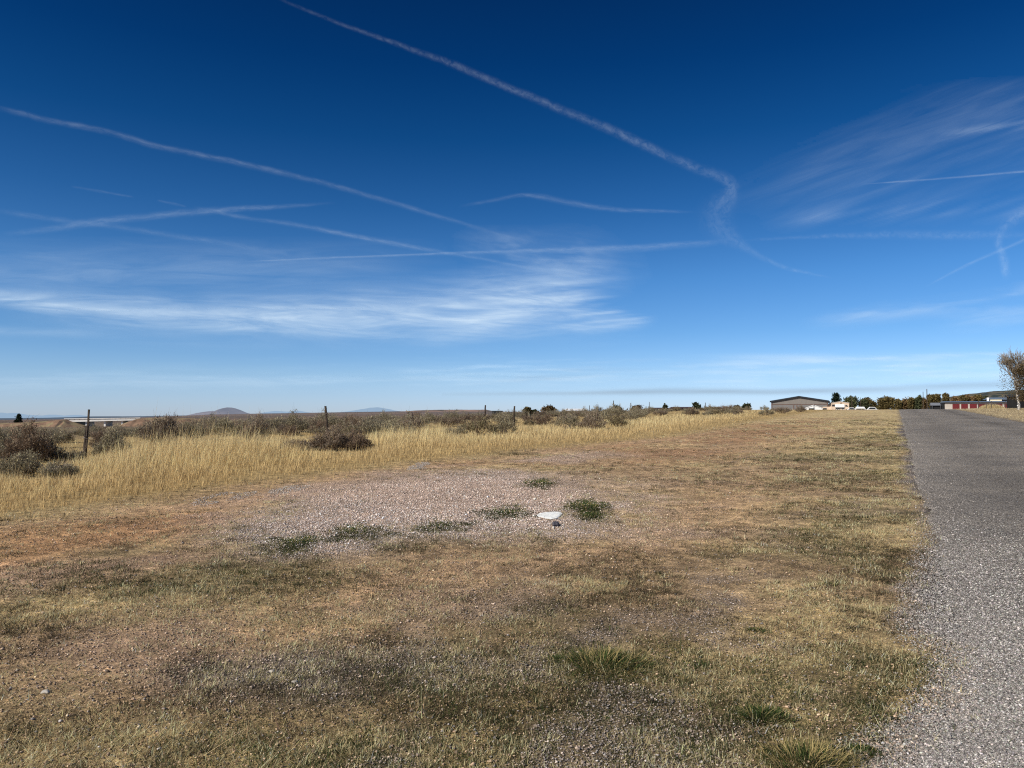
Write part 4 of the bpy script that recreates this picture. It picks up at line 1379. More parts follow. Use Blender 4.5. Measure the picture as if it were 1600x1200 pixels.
# small white shed in front
D = 175.0
AG = R(-20); xc = xat(1271, D); g0 = gz(xc, D); W = 2 * locx(1285, D, xc, AG)
ws = thing('white_shed', 'small white gabled shed with a dark opening, right in front of the grey shed', 'shed', (xc, D, g0), AG)
gable(ws, W, 4, zat(638.6, D) - g0, zat(633.4, D) - g0, m_white, m_white, .12, .14)
lx = locx(1267, D, xc, AG)
MB().box(lx - .5, lx + .65, -.05, -.003, -.5, zat(637.9, D) - g0).build('doorway', m_dark, ws)
MB().tube([(lx + .45, -.3, -.3), (lx + .65, -.3, zat(632.3, D) - g0)], .05, 6).build('mast', m_steel, ws)
MB().box(W / 2 + .1, W / 2 + .9, .4, 2, -.5, zat(637.5, D) - g0).build('side_bin', m_steel, ws)

# beige building with a box truck standing before it
D = 205.0
AG = R(-24); xc = xat(1312.5, D); g0 = gz(xc, D); W = 2 * locx(1326.5, D, xc, AG)
bb_ = thing('beige_building', 'beige building with a shallow roof behind the white box truck', 'building', (xc, D, g0), AG)
gable(bb_, W, 14, zat(630.0, D) - g0, zat(627.9, D) - g0, m_beige, paint('beige_roof', (.62, .56, .50), .7), .1, .12)
lx = locx(1302.5, D, xc, AG)
f = MB().box(lx - .45, lx + .45, -.05, -.003, zat(635, D) - g0, zat(632, D) - g0).build('window', m_trim, bb_)
MB().box(lx - .36, lx + .36, -.07, -.052, zat(634.6, D) - g0, zat(632.4, D) - g0).build('pane', m_glass, f)
MB().box(-W / 2 - 2.2, -W / 2 - .003, 1, 6, -1, zat(635.4, D) - g0).build('annex', m_beige, bb_)
MB().box(locx(1314, D, xc, AG) - .25, locx(1314, D, xc, AG) + .25, -.06, -.003, zat(630.4, D) - g0, zat(629.2, D) - g0).build('vent', m_trim, bb_)

D = 190.0
AG = R(-23); xc = xat(1312, D); g0 = gz(xc, D); W = 2 * locx(1319.5, D, xc, AG)
tr = thing('box_truck', 'white box truck parked in front of the beige building', 'truck', (xc, D, g0), AG)
z1 = zat(631.6, D) - g0; zm = zat(636.6, D) - g0
MB().box(-W / 2, W / 2, 0, 2.4, zm, z1).build('cargo_box', m_white, tr, .04)
MB().box(-W / 2 + .1, W / 2, .3, 2.1, zm - .35, zm - .003).build('chassis', m_steel, tr)
cb = MB().prism([(W / 2 + .05, zm - .4), (W / 2 + .95, zm - .4), (W / 2 + .95, zm + .15), (W / 2 + .6, zm + .7), (W / 2 + .05, zm + .7)], .25, 2.15).build('cab', m_beige, tr)
MB().prism([(W / 2 + .2, zm + .18), (W / 2 + .84, zm + .18), (W / 2 + .55, zm + .6), (W / 2 + .2, zm + .6)], .235, .247).build('window', m_glass, cb)


def wheel(parent, x, y, z, r, wd=.22):
    n = 14
    t0 = MB()
    V = []; F = []
    for yy in (y - wd / 2, y + wd / 2):
        V += [(x + r * math.cos(2 * PI * k / n), yy, z + r * math.sin(2 * PI * k / n)) for k in range(n)]
    F = [tuple(range(n)), tuple(range(2 * n - 1, n - 1, -1))] + [(k, (k + 1) % n, n + (k + 1) % n, n + k) for k in range(n)]
    w_ = t0.add(V, F).build('wheel', m_rubber, parent)
    V = []
    for yy in (y - wd / 2 - .02, y - wd / 2 - .003):
        V += [(x + r * .55 * math.cos(2 * PI * k / n), yy, z + r * .55 * math.sin(2 * PI * k / n)) for k in range(n)]
    MB().add(V, F).build('rim', m_white, w_)


for lx in (-W / 2 + .35, -W / 2 + .85, W / 2 - .35, W / 2 + .6):
    wheel(tr, lx, .35, max(zm - .62, .28), .30)

# white travel trailer and parked cars
def trailer(px0, px1, top, D, label, seed):
    AG = R(-22); xc = xat((px0 + px1) / 2, D); g0 = gz(xc, D); W = 2 * locx(px1, D, xc, AG)
    t_ = thing('travel_trailer', label, 'trailer', (xc, D, g0), AG)
    z1 = zat(top, D) - g0; z0 = max(z1 - 2.3, .35)
    MB().prism([(-W / 2, z0 + .25), (-W / 2 + .2, z0), (W / 2 - .1, z0), (W / 2, z0 + .3), (W / 2, z1 - .5), (W / 2 - .3, z1), (-W / 2 + .25, z1), (-W / 2, z1 - .3)], 0, 2.3).build('body', m_white, t_)
    zt = z1 - .75
    for k in (-.30, -.02, .28):
        f = MB().box(W * k - .32, W * k + .32, -.04, -.003, zt - .28, zt + .28).build('window', m_steel, t_)
        MB().box(W * k - .26, W * k + .26, -.06, -.042, zt - .22, zt + .22).build('pane', m_glass, f)
    MB().box(W * .12 - .28, W * .12 + .28, -.03, -.003, z0 + .05, zt + .35).build('door', m_cream, t_)
    for lx in (-.25, .35): wheel(t_, lx, .2, .3, .3)
    return t_


trailer(1336.5, 1352, 635.6, 200, 'long white travel trailer parked right of the beige building', 1)


def car(px, D, top, label, body_m, Lc=4.3):
    xc = xat(px, D); g0 = gz(xc, D)
    zt = max(zat(top, D) - g0, 1.3)
    t_ = thing('parked_car', label, 'car', (xc, D, g0), R(-21))
    h = zt
    MB().prism([(-Lc / 2, .35), (Lc / 2, .35), (Lc / 2, h * .56), (Lc * .27, h * .62), (Lc * .12, h), (-Lc * .24, h), (-Lc * .40, h * .62), (-Lc / 2, h * .58)], 0, 1.75).build('body', body_m, t_, .05)
    MB().prism([(-Lc * .35, h * .64), (Lc * .22, h * .64), (Lc * .10, h * .93), (-Lc * .22, h * .93)], -.02, -.003).build('window', m_glass, t_)
    for lx in (-Lc * .31, Lc * .31): wheel(t_, lx, .08, .32, .32)
    return t_


car(1364, 195, 636.0, 'white car parked alone right of the travel trailer', m_white, 3.4)
car(1331.5, 188, 637.5, 'pale car half hidden between the beige building and the trailer', m_white, 2.6)

# storage units with red doors, right of the road
D = 240.0
AG = R(-22); xa = xat(1476, D)
g0 = zat(638.2, D)
Lb = locx(1583, D, xa, AG)
su = thing('storage_building', 'long low storage building with a row of red roller doors', 'storage building', (xa, D, g0), AG)
zt = zat(627.6, D) - g0; ze = zat(629.6, D) - g0
MB().box(0, Lb, 0, 7, -1.5, ze).build('wall', m_block, su)
MB().prism([(0, 0)] * 0 or [(-.4, ze + .003), (Lb + .4, ze + .003), (Lb + .4, ze + .25), (-.4, ze + .25)], -.5, 7.5).build('eave', m_steel, su)
V = [(-.4, -.5, ze + .253), (Lb + .4, -.5, ze + .253), (Lb + .4, 3.5, zt + .15), (-.4, 3.5, zt + .15), (-.4, 7.5, ze + .253), (Lb + .4, 7.5, ze + .253)]
MB().add(V, [(0, 1, 2, 3), (3, 2, 5, 4), (0, 3, 4), (1, 5, 2), (0, 4, 5, 1)]).build('roof', m_bluegrey, su)
zd = zat(631.2, D) - g0
for pa, pb in ((1488, 1499), (1501.5, 1512), (1515, 1526), (1528.5, 1539.5), (1542, 1553), (1555.5, 1566), (1569, 1580.5)):
    a_, b_ = locx(pa, D, xa, AG), locx(pb, D, xa, AG)
    MB().box(a_, b_, -.06, -.003, -1.5, zd).build('roller_door', m_red, su)
MB().box(-.45, -.003, 0, 6.5, -1.5, ze - .05).build('end_wall', m_dark, su)

# dark little shed at its left
D = 225.0
AG = R(-22); xa = xat(1456, D); g0 = zat(638.4, D); Wd = locx(1472.5, D, xa, AG)
ds = thing('open_shed', 'dark open-fronted little shed with a grey roof left of the storage building', 'shed', (xa, D, g0), AG)
zt = zat(629.2, D) - g0; ze = zat(633.6, D) - g0
MB().box(0, Wd, .4, 3.4, -1, ze).build('wall', m_dark, ds)
MB().add([(-.2, -.1, ze), (Wd * .84, -.1, ze), (Wd * .84, 2, zt), (-.2, 2, zt), (-.2, 4, ze), (Wd * .84, 4, ze)], [(0, 1, 2, 3), (3, 2, 5, 4), (0, 3, 4), (1, 5, 2), (0, 4, 5, 1)]).build('roof', m_greyroof, ds)
for lx in (.1, Wd * .8): MB().box(lx - .08, lx + .08, 0, .16, -1, ze).build('post', m_steel, ds)

# house with grey roof behind the storage units
D = 285.0
AG = R(-24); xa = xat(1541, D); g0 = zat(637, D); Wd = locx(1588, D, xa, AG)
hs = thing('house', 'house with a wide grey roof and cream wall behind the storage building', 'house', (xa, D, g0), AG)
ze = zat(624.2, D) - g0; zt = zat(620.8, D) - g0
MB().box(.8, Wd - .8, .6, 9, -1, ze).build('wall', m_dark, hs)
MB().add([(0, 0, ze), (Wd, 0, ze - .4), (Wd - 1, 5, zt), (1.2, 5, zt), (0, 10, ze), (Wd, 10, ze - .4)], [(0, 1, 2, 3), (3, 2, 5, 4), (0, 3, 4), (1, 5, 2), (0, 4, 5, 1)]).build('roof', m_bluegrey, hs)
a_, b_ = locx(1547, D, xa, AG), locx(1565, D, xa, AG)
MB().box(a_, b_, -.5, .597, -1, zat(624.0, D) - g0).build('front_wall', m_cream, hs)
MB().box(a_ - .2, b_ + .2, -.7, .7, zat(623.9, D) - g0, zat(623.4, D) - g0).build('fascia', m_bluegrey, hs)
MB().box(.2, .9, -.05, .597, ze - .9, zt - .1).build('chimney', m_white, hs)

# fence of pipe rails on the mound right of the road, and the mound of dry grass
D = 120.0
xa = xat(1528, D)
pf = thing('pipe_fence', 'dark pipe rail fence in front of the red storage doors', 'fence', (xa, D, gz(xa, D)))
zb = zat(626.5, D) - gz(xa, D)
for px in (1528.5, 1541, 1549, 1571):
    lx = xat(px, D) - xa
    MB().tube([(lx, 0, -1), (lx, 0, (zb if px != 1541 else zb - .45))], .07 if px < 1530 else .045, 7).build('post', m_rust, pf)
MB().tube([(-.2, .0, zb - .55), (xat(1573, D) - xa, .0, zb - .55)], .03, 6).build('rail', m_rust, pf)

X, Y = xat(1549, 150.0), 150.0
rg = np.random.default_rng(3)
n = 9000
a = rg.uniform(0, 2 * PI, n); q_ = np.sqrt(rg.random(n))
lx = np.cos(a) * q_ * 2.2; ly = np.sin(a) * q_ * 2.0
top = zat(631.5, 150.0) - gz(X, Y)
zh = (top - .25) * (1 - q_ ** 2)
cc = C(.80, .65, .37) * rg.uniform(.6, 1.15, (n, 1))
V, F, Cc = blades(lx, ly, zh - .05, rg.uniform(.15, .5, n), np.full(n, .05), rg.uniform(0, 6.3, n), np.abs(rg.normal(.3, .3, n)), cc * .7, np.clip(cc, 0, .9), .3, 2)
o = np_mesh('dry_weed_mound', V, F, m_grass, Cc); o.location = (X, Y, gz(X, Y))
tag(o, 'golden mound of dry weeds in front of the middle red doors', 'weed mound')
# soil core of that mound
# white propane-like tank and dark stack by the big tree
D = 96.0
x = xat(1591, D); g0 = gz(x, D)
tk = thing('white_tank', 'small white round tank at the foot of the pale-trunked tree', 'tank', (x, D, g0))
V = []; F = []
b = MB().tube([(-.16, 0, zat(634, D) - g0), (-.11, 0, zat(634, D) - g0), (.11, 0, zat(634, D) - g0), (.16, 0, zat(634, D) - g0)], [.05, .115, .115, .05], 12)
b.build('drum', m_white, tk, smooth=True)
for lx in (-.1, .1): MB().box(lx - .02, lx + .02, -.08, .08, -.1, zat(635, D) - g0).build('foot', m_steel, tk)
D = 110.0
x = xat(1600, D); g0 = gz(x, D)
wd = thing('dark_cabin', 'dark board-walled cabin half cut by the right picture edge behind the tree', 'cabin', (x, D, g0))
hh = zat(620, D) - g0
MB().box(-.55, 3.2, 0, 3, -.3, hh).build('wall', paint('black_boards', (.016, .015, .016), .85, .3, 1.0, .3, 0, ('X', 3.0, .4)), wd)
MB().prism([(-.7, hh + .003), (3.35, hh + .003), (3.35, hh + .08), (-.7, hh + .35)], -.2, 3.2).build('roof', m_roof_dark, wd)

# ------------------------------------------------------------------ middle-distance buildings seen over the brush
D = 260.0
xa, xb = xat(881, D), xat(917, D); g0 = zat(648, D); Wd = xb - xa
wb = thing('white_roofed_building', 'long low cream building with a white roof above the brush line', 'building', (xa, D, g0), R(-3))
ze = zat(642.2, D) - g0; zt = zat(638.4, D) - g0
MB().box(0, Wd, 0, 8, -1.5, ze).build('wall', m_cream, wb)
MB().add([(-.3, -.4, ze + .003), (Wd + .3, -.4, ze + .003), (Wd - .2, 4, zt), (.6, 4, zt), (-.3, 8.4, ze + .003), (Wd + .3, 8.4, ze + .003)], [(0, 1, 2, 3), (3, 2, 5, 4), (0, 3, 4), (1, 5, 2), (0, 4, 5, 1)]).build('roof', m_white, wb)
MB().box(Wd * .62, Wd - .4, -.05, -.003, -.2, ze - .25).build('doorway', m_dark, wb)

D = 290.0
def low_house(pa, pb, top, eave, D, label, nm='brown_house'):
    xa, xb = xat(pa, D), xat(pb, D); g0 = zat(646, D); Wd = xb - xa
    t_ = thing(nm, label, 'house', (xa, D, g0))
    ze = zat(eave, D) - g0; zt = zat(top, D) - g0
    MB().box(.3, Wd - .3, .4, 8, -2, ze).build('wall', m_brown, t_)
    MB().add([(0, 0, ze + .003), (Wd, 0, ze + .003), (Wd - .6, 4.2, zt), (.6, 4.2, zt), (0, 8.4, ze + .003), (Wd, 8.4, ze + .003)], [(0, 1, 2, 3), (3, 2, 5, 4), (0, 3, 4), (1, 5, 2), (0, 4, 5, 1)]).build('roof', m_roof_brown, t_)
    for k in (.25, .6):
        f = MB().box(Wd * k - .7, Wd * k + .7, .33, .397, ze - 1.3, ze - .3).build('window', m_block, t_)
        MB().box(Wd * k - .6, Wd * k + .6, .30, .327, ze - 1.2, ze - .4).build('pane', m_glass, f)
    return t_


m_roof_brown = paint('brown_roof', (.060, .036, .036), .85, .25, 2.0)
low_house(1016, 1049, 636.8, 639.0, 290, 'left half of a pair of long low dark brown houses above the brush')
low_house(1050, 1088, 635.6, 638.2, 285, 'right half of a pair of long low dark brown houses above the brush')
low_house(1112, 1131, 635.4, 637.8, 270, 'small low brown house left of the brush line end')

D = 300.0
xa, xb = xat(769, D), xat(785.5, D); g0 = zat(650, D); Wd = xb - xa
ct = thing('shipping_container', 'dark shipping container on the plain between two fence posts', 'container', (xa, D, g0))
z1 = zat(641.8, D) - g0
MB().box(0, Wd, 0, 2.4, .0, z1).build('body', m_containr, ct, .03)
for lx in (Wd * .12, Wd * .88): MB().box(lx - .08, lx + .08, -.05, -.003, .1, z1 - .1).build('corner_post', m_steel, ct)

# utility poles
for px, top, D, r_, cross, lb in [
        (958.5, 626, 230, .13, 0, 'tallest thin pole above the brush, left of the dark round tree'),
        (985.5, 629.5, 240, .12, 0, 'thin pole in front of the reddish tree'),
        (1014.5, 628, 240, .10, 0, 'thin pole at the left end of the dark houses'),
        (1102, 629, 230, .12, 0, 'thin pole right of the dark house pair'),
        (921, 633.5, 240, .11, 0, 'short thin pole at the right end of the white roofed building'),
        (1331, 619, 260, .13, 0, 'utility pole in front of the tree right of the beige building'),
        (1344.5, 621, 280, .09, 0, 'faint thin pole above the travel trailer'),
        (1442.5, 612, 270, .12, 0, 'left pole of the pair by the road end'),
        (1448.5, 608, 250, .15, 0, 'right, taller pole of the pair by the road end')]:
    x = xat(px, D); z0 = min(gz(x, D), zat(646, D)); h = zat(top, D) - z0
    t_ = thing('utility_pole', lb, 'utility pole', (x, D, z0))
    MB().tube([(0, 0, -.5), (0, 0, h)], [r_ * 1.15, r_ * .8], 8).build('pole', m_wood, t_)
    if cross:
        MB().box(-.9, .9, -r_ - .1, -r_ * .8, h - .75, h - .6).build('crossarm', m_wood, t_)
        for lx in (-.75, .75): MB().tube([(lx, -r_ - .02, h - .6), (lx, -r_ - .02, h - .42)], .045, 6).build('insulator', m_glass, t_)

# ------------------------------------------------------------------ overpass and its embankments
D = 450.0
xa, xb = xat(106, D), xat(217, D); g0 = -4.8
ov = thing('overpass_bridge', 'flat concrete overpass bridge far off behind the split fence post', 'bridge', (0, 0, 0))
def slopebox(x0, x1, y0, y1, zb0, zt0, zb1, zt1):
    V = [(x0, y0, zb0), (x1, y0, zb1), (x0, y1, zb0), (x1, y1, zb1), (x0, y0, zt0), (x1, y0, zt1), (x0, y1, zt0), (x1, y1, zt1)]
    return MB().add(V, [(0, 2, 3, 1), (4, 5, 7, 6), (0, 1, 5, 4), (2, 6, 7, 3), (0, 4, 6, 2), (1, 3, 7, 5)])
z = lambda py: zat(py, D)
slopebox(xa + 1.0, xb - 1, D - .4, D + 10, z(659.4), z(656.6), z(656.6), z(654.6)).build('girder', m_conc, ov)
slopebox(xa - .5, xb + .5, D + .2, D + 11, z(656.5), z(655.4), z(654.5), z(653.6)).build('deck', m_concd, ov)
slopebox(xa - 1.5, xb + 1.5, D - .9, D - .5, z(654.9), z(653.9), z(653.4), z(652.5)).build('guard_rail', m_conc, ov)
for k in range(14):
    lx = xa + (xb - xa) * (k + .5) / 14; f_ = (k + .5) / 14
    MB().box(lx - .1, lx + .1, D - .49, D - .40, z(656.6) * (1 - f_) + z(654.6) * f_, z(654.5) * (1 - f_) + z(653) * f_).build('rail_post', m_concd, ov)
for px in (134, 163, 190):
    lx = xat(px, D)
    MB().box(lx - .5, lx + .5, D + 1, D + 9, -8, z(657.6)).build('pier', m_conc, ov)
V = [(xa - 1, D - 1, z(656)), (xat(112, D), D - 1.5, z(659)), (xat(136, D), D - 1.5, -9), (xat(104, D), D - 3, -9), (xa - 1, D + 11, z(656)), (xat(112, D), D + 11, z(659)), (xat(136, D), D + 11, -9)]
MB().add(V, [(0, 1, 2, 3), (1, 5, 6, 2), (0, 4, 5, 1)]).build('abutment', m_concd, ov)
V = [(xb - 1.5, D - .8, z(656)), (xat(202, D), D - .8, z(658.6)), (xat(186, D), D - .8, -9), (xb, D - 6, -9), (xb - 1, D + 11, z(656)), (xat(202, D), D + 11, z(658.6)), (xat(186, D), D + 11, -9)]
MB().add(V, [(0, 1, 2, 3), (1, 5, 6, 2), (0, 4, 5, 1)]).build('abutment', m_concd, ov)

m_emb = hazemat('embankment_soil', (.22, .135, .085), (.3, .4, .5), .04, .25, ((.26, .20, .11), .16, .5))
def embank(name, pxs, tops, dep):
    V = []; n = len(pxs)
    for px, tp in zip(pxs, tops):
        x = xat(px, dep); zt = zat(tp, dep)
        V += [(x, dep - 16, -9.0), (x, dep - 6 + .8 * math.sin(px), zt - 1.0 + .3 * math.sin(px * 1.7)), (x, dep, zt), (x, dep + 12, zt), (x, dep + 30, -9.0)]
    F = [(i * 5 + j, (i + 1) * 5 + j, (i + 1) * 5 + j + 1, i * 5 + j + 1) for i in range(n - 1) for j in range(4)]
    o = MB().add(V, F).build(name, m_emb, smooth=False)
    tag(o, kind='structure'); return o
pq = list(range(-260, 104, 7)) + [104, 108, 112, 118, 126, 134]
embank('embankment_hill', pq, [float(np.interp(p, [-61, -60, 0, 60, 90, 104, 108, 134], [663.2, 663, 661.6, 659, 656.4, 655.2, 656.4, 665.5])) for p in pq], D)
pp = [190, 197, 204, 211, 217.5] + list(range(222, 420, 7))
embank('embankment_hill', pp, [float(np.interp(p, [190, 217, 235, 262, 300, 420], [664, 653.8, 653.0, 652.6, 654.2, 660])) for p in pp], D)

# ------------------------------------------------------------------ hills and mountains
def ridge(name, prof, depth, back, base, m, sub=6, rough=.0, seed=0, foot=None):
    """prof: (px, top py) at that depth; a real ridge with a front and back slope"""
    pxs = np.arange(prof[0][0], prof[-1][0] + .01, (prof[-1][0] - prof[0][0]) / 120.0)
    tops = np.interp(pxs, [p[0] for p in prof], [p[1] for p in prof])
    rows = 16
    V = []
    for px, tp in zip(pxs, tops):
        zt = zat(tp, depth); zb = zat(base, depth)
        for j in range(rows):
            k = j / (rows - 1)                       # 0 front foot .. 1 back foot
            up = 1 - abs(2 * k - 1)
            up = up * up * (3 - 2 * up) if up < 1 else 1
            y_ = depth + back * (2 * k - 1)
            x_ = xat(px, depth) * (1 + .0 * k)
            hgt = zb + (zt - zb) * up
            if rough and 0 < j < rows - 1:
                hgt += rough * (zt - zb) * float(fbm(np.array([px * .11]), np.array([k * 7.0]), seed, 4)[0] - .5) * up * (1 - up * .75)
            V.append((x_, y_, hgt))
    n = len(pxs)
    F = [(i * rows + j, (i + 1) * rows + j, (i + 1) * rows + j + 1, i * rows + j + 1) for i in range(n - 1) for j in range(rows - 1)]
    o = MB().add(V, F).build(name, m, smooth=True)
    tag(o, kind='structure'); return o


HZ = (.30, .45, .62)
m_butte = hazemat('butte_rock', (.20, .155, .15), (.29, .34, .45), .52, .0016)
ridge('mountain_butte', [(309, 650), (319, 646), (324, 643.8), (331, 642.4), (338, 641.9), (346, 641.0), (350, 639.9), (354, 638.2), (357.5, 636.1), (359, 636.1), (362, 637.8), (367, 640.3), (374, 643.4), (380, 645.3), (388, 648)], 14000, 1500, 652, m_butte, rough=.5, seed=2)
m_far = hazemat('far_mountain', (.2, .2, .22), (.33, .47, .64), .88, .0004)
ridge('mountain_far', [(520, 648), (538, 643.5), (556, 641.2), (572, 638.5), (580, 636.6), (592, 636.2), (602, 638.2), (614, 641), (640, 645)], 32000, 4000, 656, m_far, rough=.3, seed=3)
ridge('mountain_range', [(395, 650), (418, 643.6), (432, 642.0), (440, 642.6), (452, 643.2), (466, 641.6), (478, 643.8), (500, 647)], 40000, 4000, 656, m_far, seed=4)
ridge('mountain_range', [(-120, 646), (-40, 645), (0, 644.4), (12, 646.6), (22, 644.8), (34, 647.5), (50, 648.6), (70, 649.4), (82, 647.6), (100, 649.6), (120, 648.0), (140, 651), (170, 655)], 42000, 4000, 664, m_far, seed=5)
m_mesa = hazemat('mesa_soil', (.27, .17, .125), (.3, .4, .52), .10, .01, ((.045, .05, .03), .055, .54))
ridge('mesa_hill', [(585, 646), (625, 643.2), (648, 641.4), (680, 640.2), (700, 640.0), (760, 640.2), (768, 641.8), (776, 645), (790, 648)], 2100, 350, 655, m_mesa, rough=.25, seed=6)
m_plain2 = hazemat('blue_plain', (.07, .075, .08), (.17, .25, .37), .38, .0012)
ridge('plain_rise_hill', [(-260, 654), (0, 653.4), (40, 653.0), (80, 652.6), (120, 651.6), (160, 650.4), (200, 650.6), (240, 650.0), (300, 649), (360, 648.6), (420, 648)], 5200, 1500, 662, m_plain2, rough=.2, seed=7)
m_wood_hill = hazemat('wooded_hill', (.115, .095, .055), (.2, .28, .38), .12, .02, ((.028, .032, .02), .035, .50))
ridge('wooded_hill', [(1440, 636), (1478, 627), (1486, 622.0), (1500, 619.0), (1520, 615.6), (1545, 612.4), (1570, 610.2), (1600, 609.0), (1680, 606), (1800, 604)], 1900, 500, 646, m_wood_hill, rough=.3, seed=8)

# ------------------------------------------------------------------ contrails and cirrus: thin sheets of ice cloud at altitude
ALT = 3200.0


def cloudmat(name, dens, sc_, stretch, cut=(.30, .72), warm=(1, 1, 1)):
    m, nt, out = mat(name)
    at_ = nd(nt, 'ShaderNodeAttribute', attribute_name='dens')
    uvx = nd(nt, 'ShaderNodeAttribute', attribute_name='along')
    uvy = nd(nt, 'ShaderNodeAttribute', attribute_name='across')
    cb = nd(nt, 'ShaderNodeCombineXYZ')
    nt.links.new(math_(nt, 'MULTIPLY', uvx.outputs['Fac'], stretch[0]), cb.inputs[0])
    nt.links.new(math_(nt, 'MULTIPLY', uvy.outputs['Fac'], stretch[1]), cb.inputs[1])
    nz = nd(nt, 'ShaderNodeTexNoise'); nz.inputs['Scale'].default_value = sc_; nz.inputs['Detail'].default_value = 7; nz.inputs['Roughness'].default_value = .62
    nz.inputs['Distortion'].default_value = .6
    nt.links.new(cb.outputs[0], nz.inputs['Vector'])
    k = ramp(nt, nz.outputs[0], [(cut[0], (.10, .10, .10)), (cut[1], (1, 1, 1))])
    a = math_(nt, 'MULTIPLY', at_.outputs['Fac'], k)
    a = math_(nt, 'MULTIPLY', a, dens, True)
    tl = nd(nt, 'ShaderNodeBsdfTranslucent'); tl.inputs[0].default_value = warm + (1,)
    tp = nd(nt, 'ShaderNodeBsdfTransparent')
    mx = nd(nt, 'ShaderNodeMixShader'); nt.links.new(a, mx.inputs[0])
    nt.links.new(tp.outputs[0], mx.inputs[1]); nt.links.new(tl.outputs[0], mx.inputs[2])
    nt.links.new(mx.outputs[0], out.inputs[0])
    return m


def sky_point(px, py, alt):
    dx, dy, dz = ray(px, py)
    k = (alt - CAMZ) / dz
    return (dx * k, dy * k, alt)


def catmull(P, n):
    P = np.array(P, dtype=np.float64)
    seg = np.r_[0, np.cumsum(np.linalg.norm(np.diff(P[:, :2], axis=0), axis=1))]
    u = np.linspace(0, seg[-1], n)
    lin = np.stack([np.interp(u, seg, P[:, i]) for i in range(P.shape[1])], 1)
    for _ in range(6):
        q_ = lin.copy(); q_[1:-1] = .25 * lin[:-2] + .5 * lin[1:-1] + .25 * lin[2:]; lin = q_
    return lin, u


m_trail = cloudmat('contrail_ice', 1.0, 1.0, (.05, 1.6), (.22, .82), (.78, .92, 1))
m_trail_fuzzy = cloudmat('contrail_ice_spread', 1.0, 1.0, (.09, .9), (.32, .84), (.78, .92, 1))
trail_k = [0]


def contrail(pts, label, m=None, edge=(1, 1), n=90):
    """pts: (px, py, half width, density); edge skews the profile toward one side"""
    trail_k[0] += 1
    L, u = catmull(pts, n)
    d = np.gradient(L[:, :2], axis=0); d /= np.linalg.norm(d, axis=1)[:, None] + 1e-9
    nrm = np.stack([-d[:, 1], d[:, 0]], 1)
    wob = (fbm(u * .02, u * 0 + trail_k[0] * 7.7, 90 + trail_k[0], 4) - .5) * 1.1
    fray = fbm(u * .035, u * 0 + trail_k[0] * 3.1, 140 + trail_k[0], 4)
    cols = 13
    alt = ALT + trail_k[0] * 14.0
    V = []; D_ = []; A_ = []; B_ = []
    for i in range(len(L)):
        for j in range(cols):
            v = 2 * j / (cols - 1) - 1
            px, py = L[i, :2] + nrm[i] * (v * L[i, 2] * 1.25 + wob[i] * L[i, 2] * .6)
            V.append(sky_point(px, py, alt))
            pr = math.exp(-(v * (edge[0] if v < 0 else edge[1]) * 1.5) ** 2 * 1.6) * (1 - abs(v) ** 4)
            endf = min(1, i / 8.0, (len(L) - 1 - i) / 8.0) * (.45 + 1.1 * fray[i])
            D_.append(.36 * L[i, 3] * pr * endf)
            A_.append(u[i] + 13.7 * trail_k[0]); B_.append(v * max(1, L[i, 2] / 6))
    F = [(i * cols + j, i * cols + j + 1, (i + 1) * cols + j + 1, (i + 1) * cols + j) for i in range(len(L) - 1) for j in range(cols - 1)]
    o = np_mesh('contrail', V, F, m or m_trail, attrs={'dens': D_, 'along': A_, 'across': B_}, smooth=True)
    tag(o, label, 'contrail')


contrail([(415, -14, 3, .10), (440, 0, 3.5, .16), (520, 33, 4, .24), (620, 68, 5, .32), (720, 105, 7, .40), (800, 140, 7, .42), (900, 180, 8, .44), (980, 213, 9, .46), (1050, 248, 9, .48), (1100, 269, 10, .5), (1136, 279, 12, .5), (1150, 290, 12, .46), (1142, 306, 17, .40), (1122, 328, 30, .30), (1116, 346, 34, .25), (1134, 366, 21, .30), (1165, 388, 8, .34), (1205, 410, 5, .30), (1240, 422, 4, .42), (1275, 429, 3, .40), (1305, 435, 2, .15)],
         'longest contrail, from the top edge down right to a hooked bend and on', m_trail_fuzzy, n=160)
contrail([(-20, 163, 7, .26), (0, 168, 7, .28), (60, 183, 7, .3), (130, 196, 7, .33), (180, 208, 7, .33), (240, 226, 7, .33), (300, 238, 7, .33), (430, 266, 7, .33), (550, 296, 6, .30), (650, 326, 6, .28), (720, 347, 5, .25), (810, 374, 5, .15)],
         'long even contrail slanting from the left edge below the longest one', edge=(1.8, .9), n=130)
contrail([(-10, 366, 6, .12), (60, 361, 7, .24), (130, 349, 8, .36), (230, 338, 7, .42), (320, 330, 7, .42), (420, 324, 5, .34), (525, 317, 3, .18)],
         'contrail rising slightly to the right, crossing the faint one at left')
contrail([(-20, 327, 6, .16), (0, 330, 6, .18), (100, 345, 6, .18), (200, 357, 6, .22), (300, 373, 6, .20), (420, 393, 7, .16), (520, 409, 8, .12), (650, 428, 9, .06)],
         'faint contrail sinking from the left edge beneath the rising one')
contrail([(370, 409, 1.5, .35), (500, 403, 2.5, .5), (650, 397, 3.0, .5), (800, 391, 4.5, .45), (900, 388, 8, .42), (1000, 384, 9, .42), (1100, 379, 8, .32), (1150, 376, 5, .15)],
         'nearly level contrail, thin at left and feathered below at its right end', edge=(2.2, .8), n=120)
contrail([(1150, 377, 3, .10), (1250, 371, 4, .22), (1330, 368, 6, .26), (1420, 367, 9, .30), (1500, 369, 9, .30), (1560, 368, 8, .26), (1625, 365, 6, .2)],
         'speckled level contrail running to the right edge', m_trail_fuzzy)
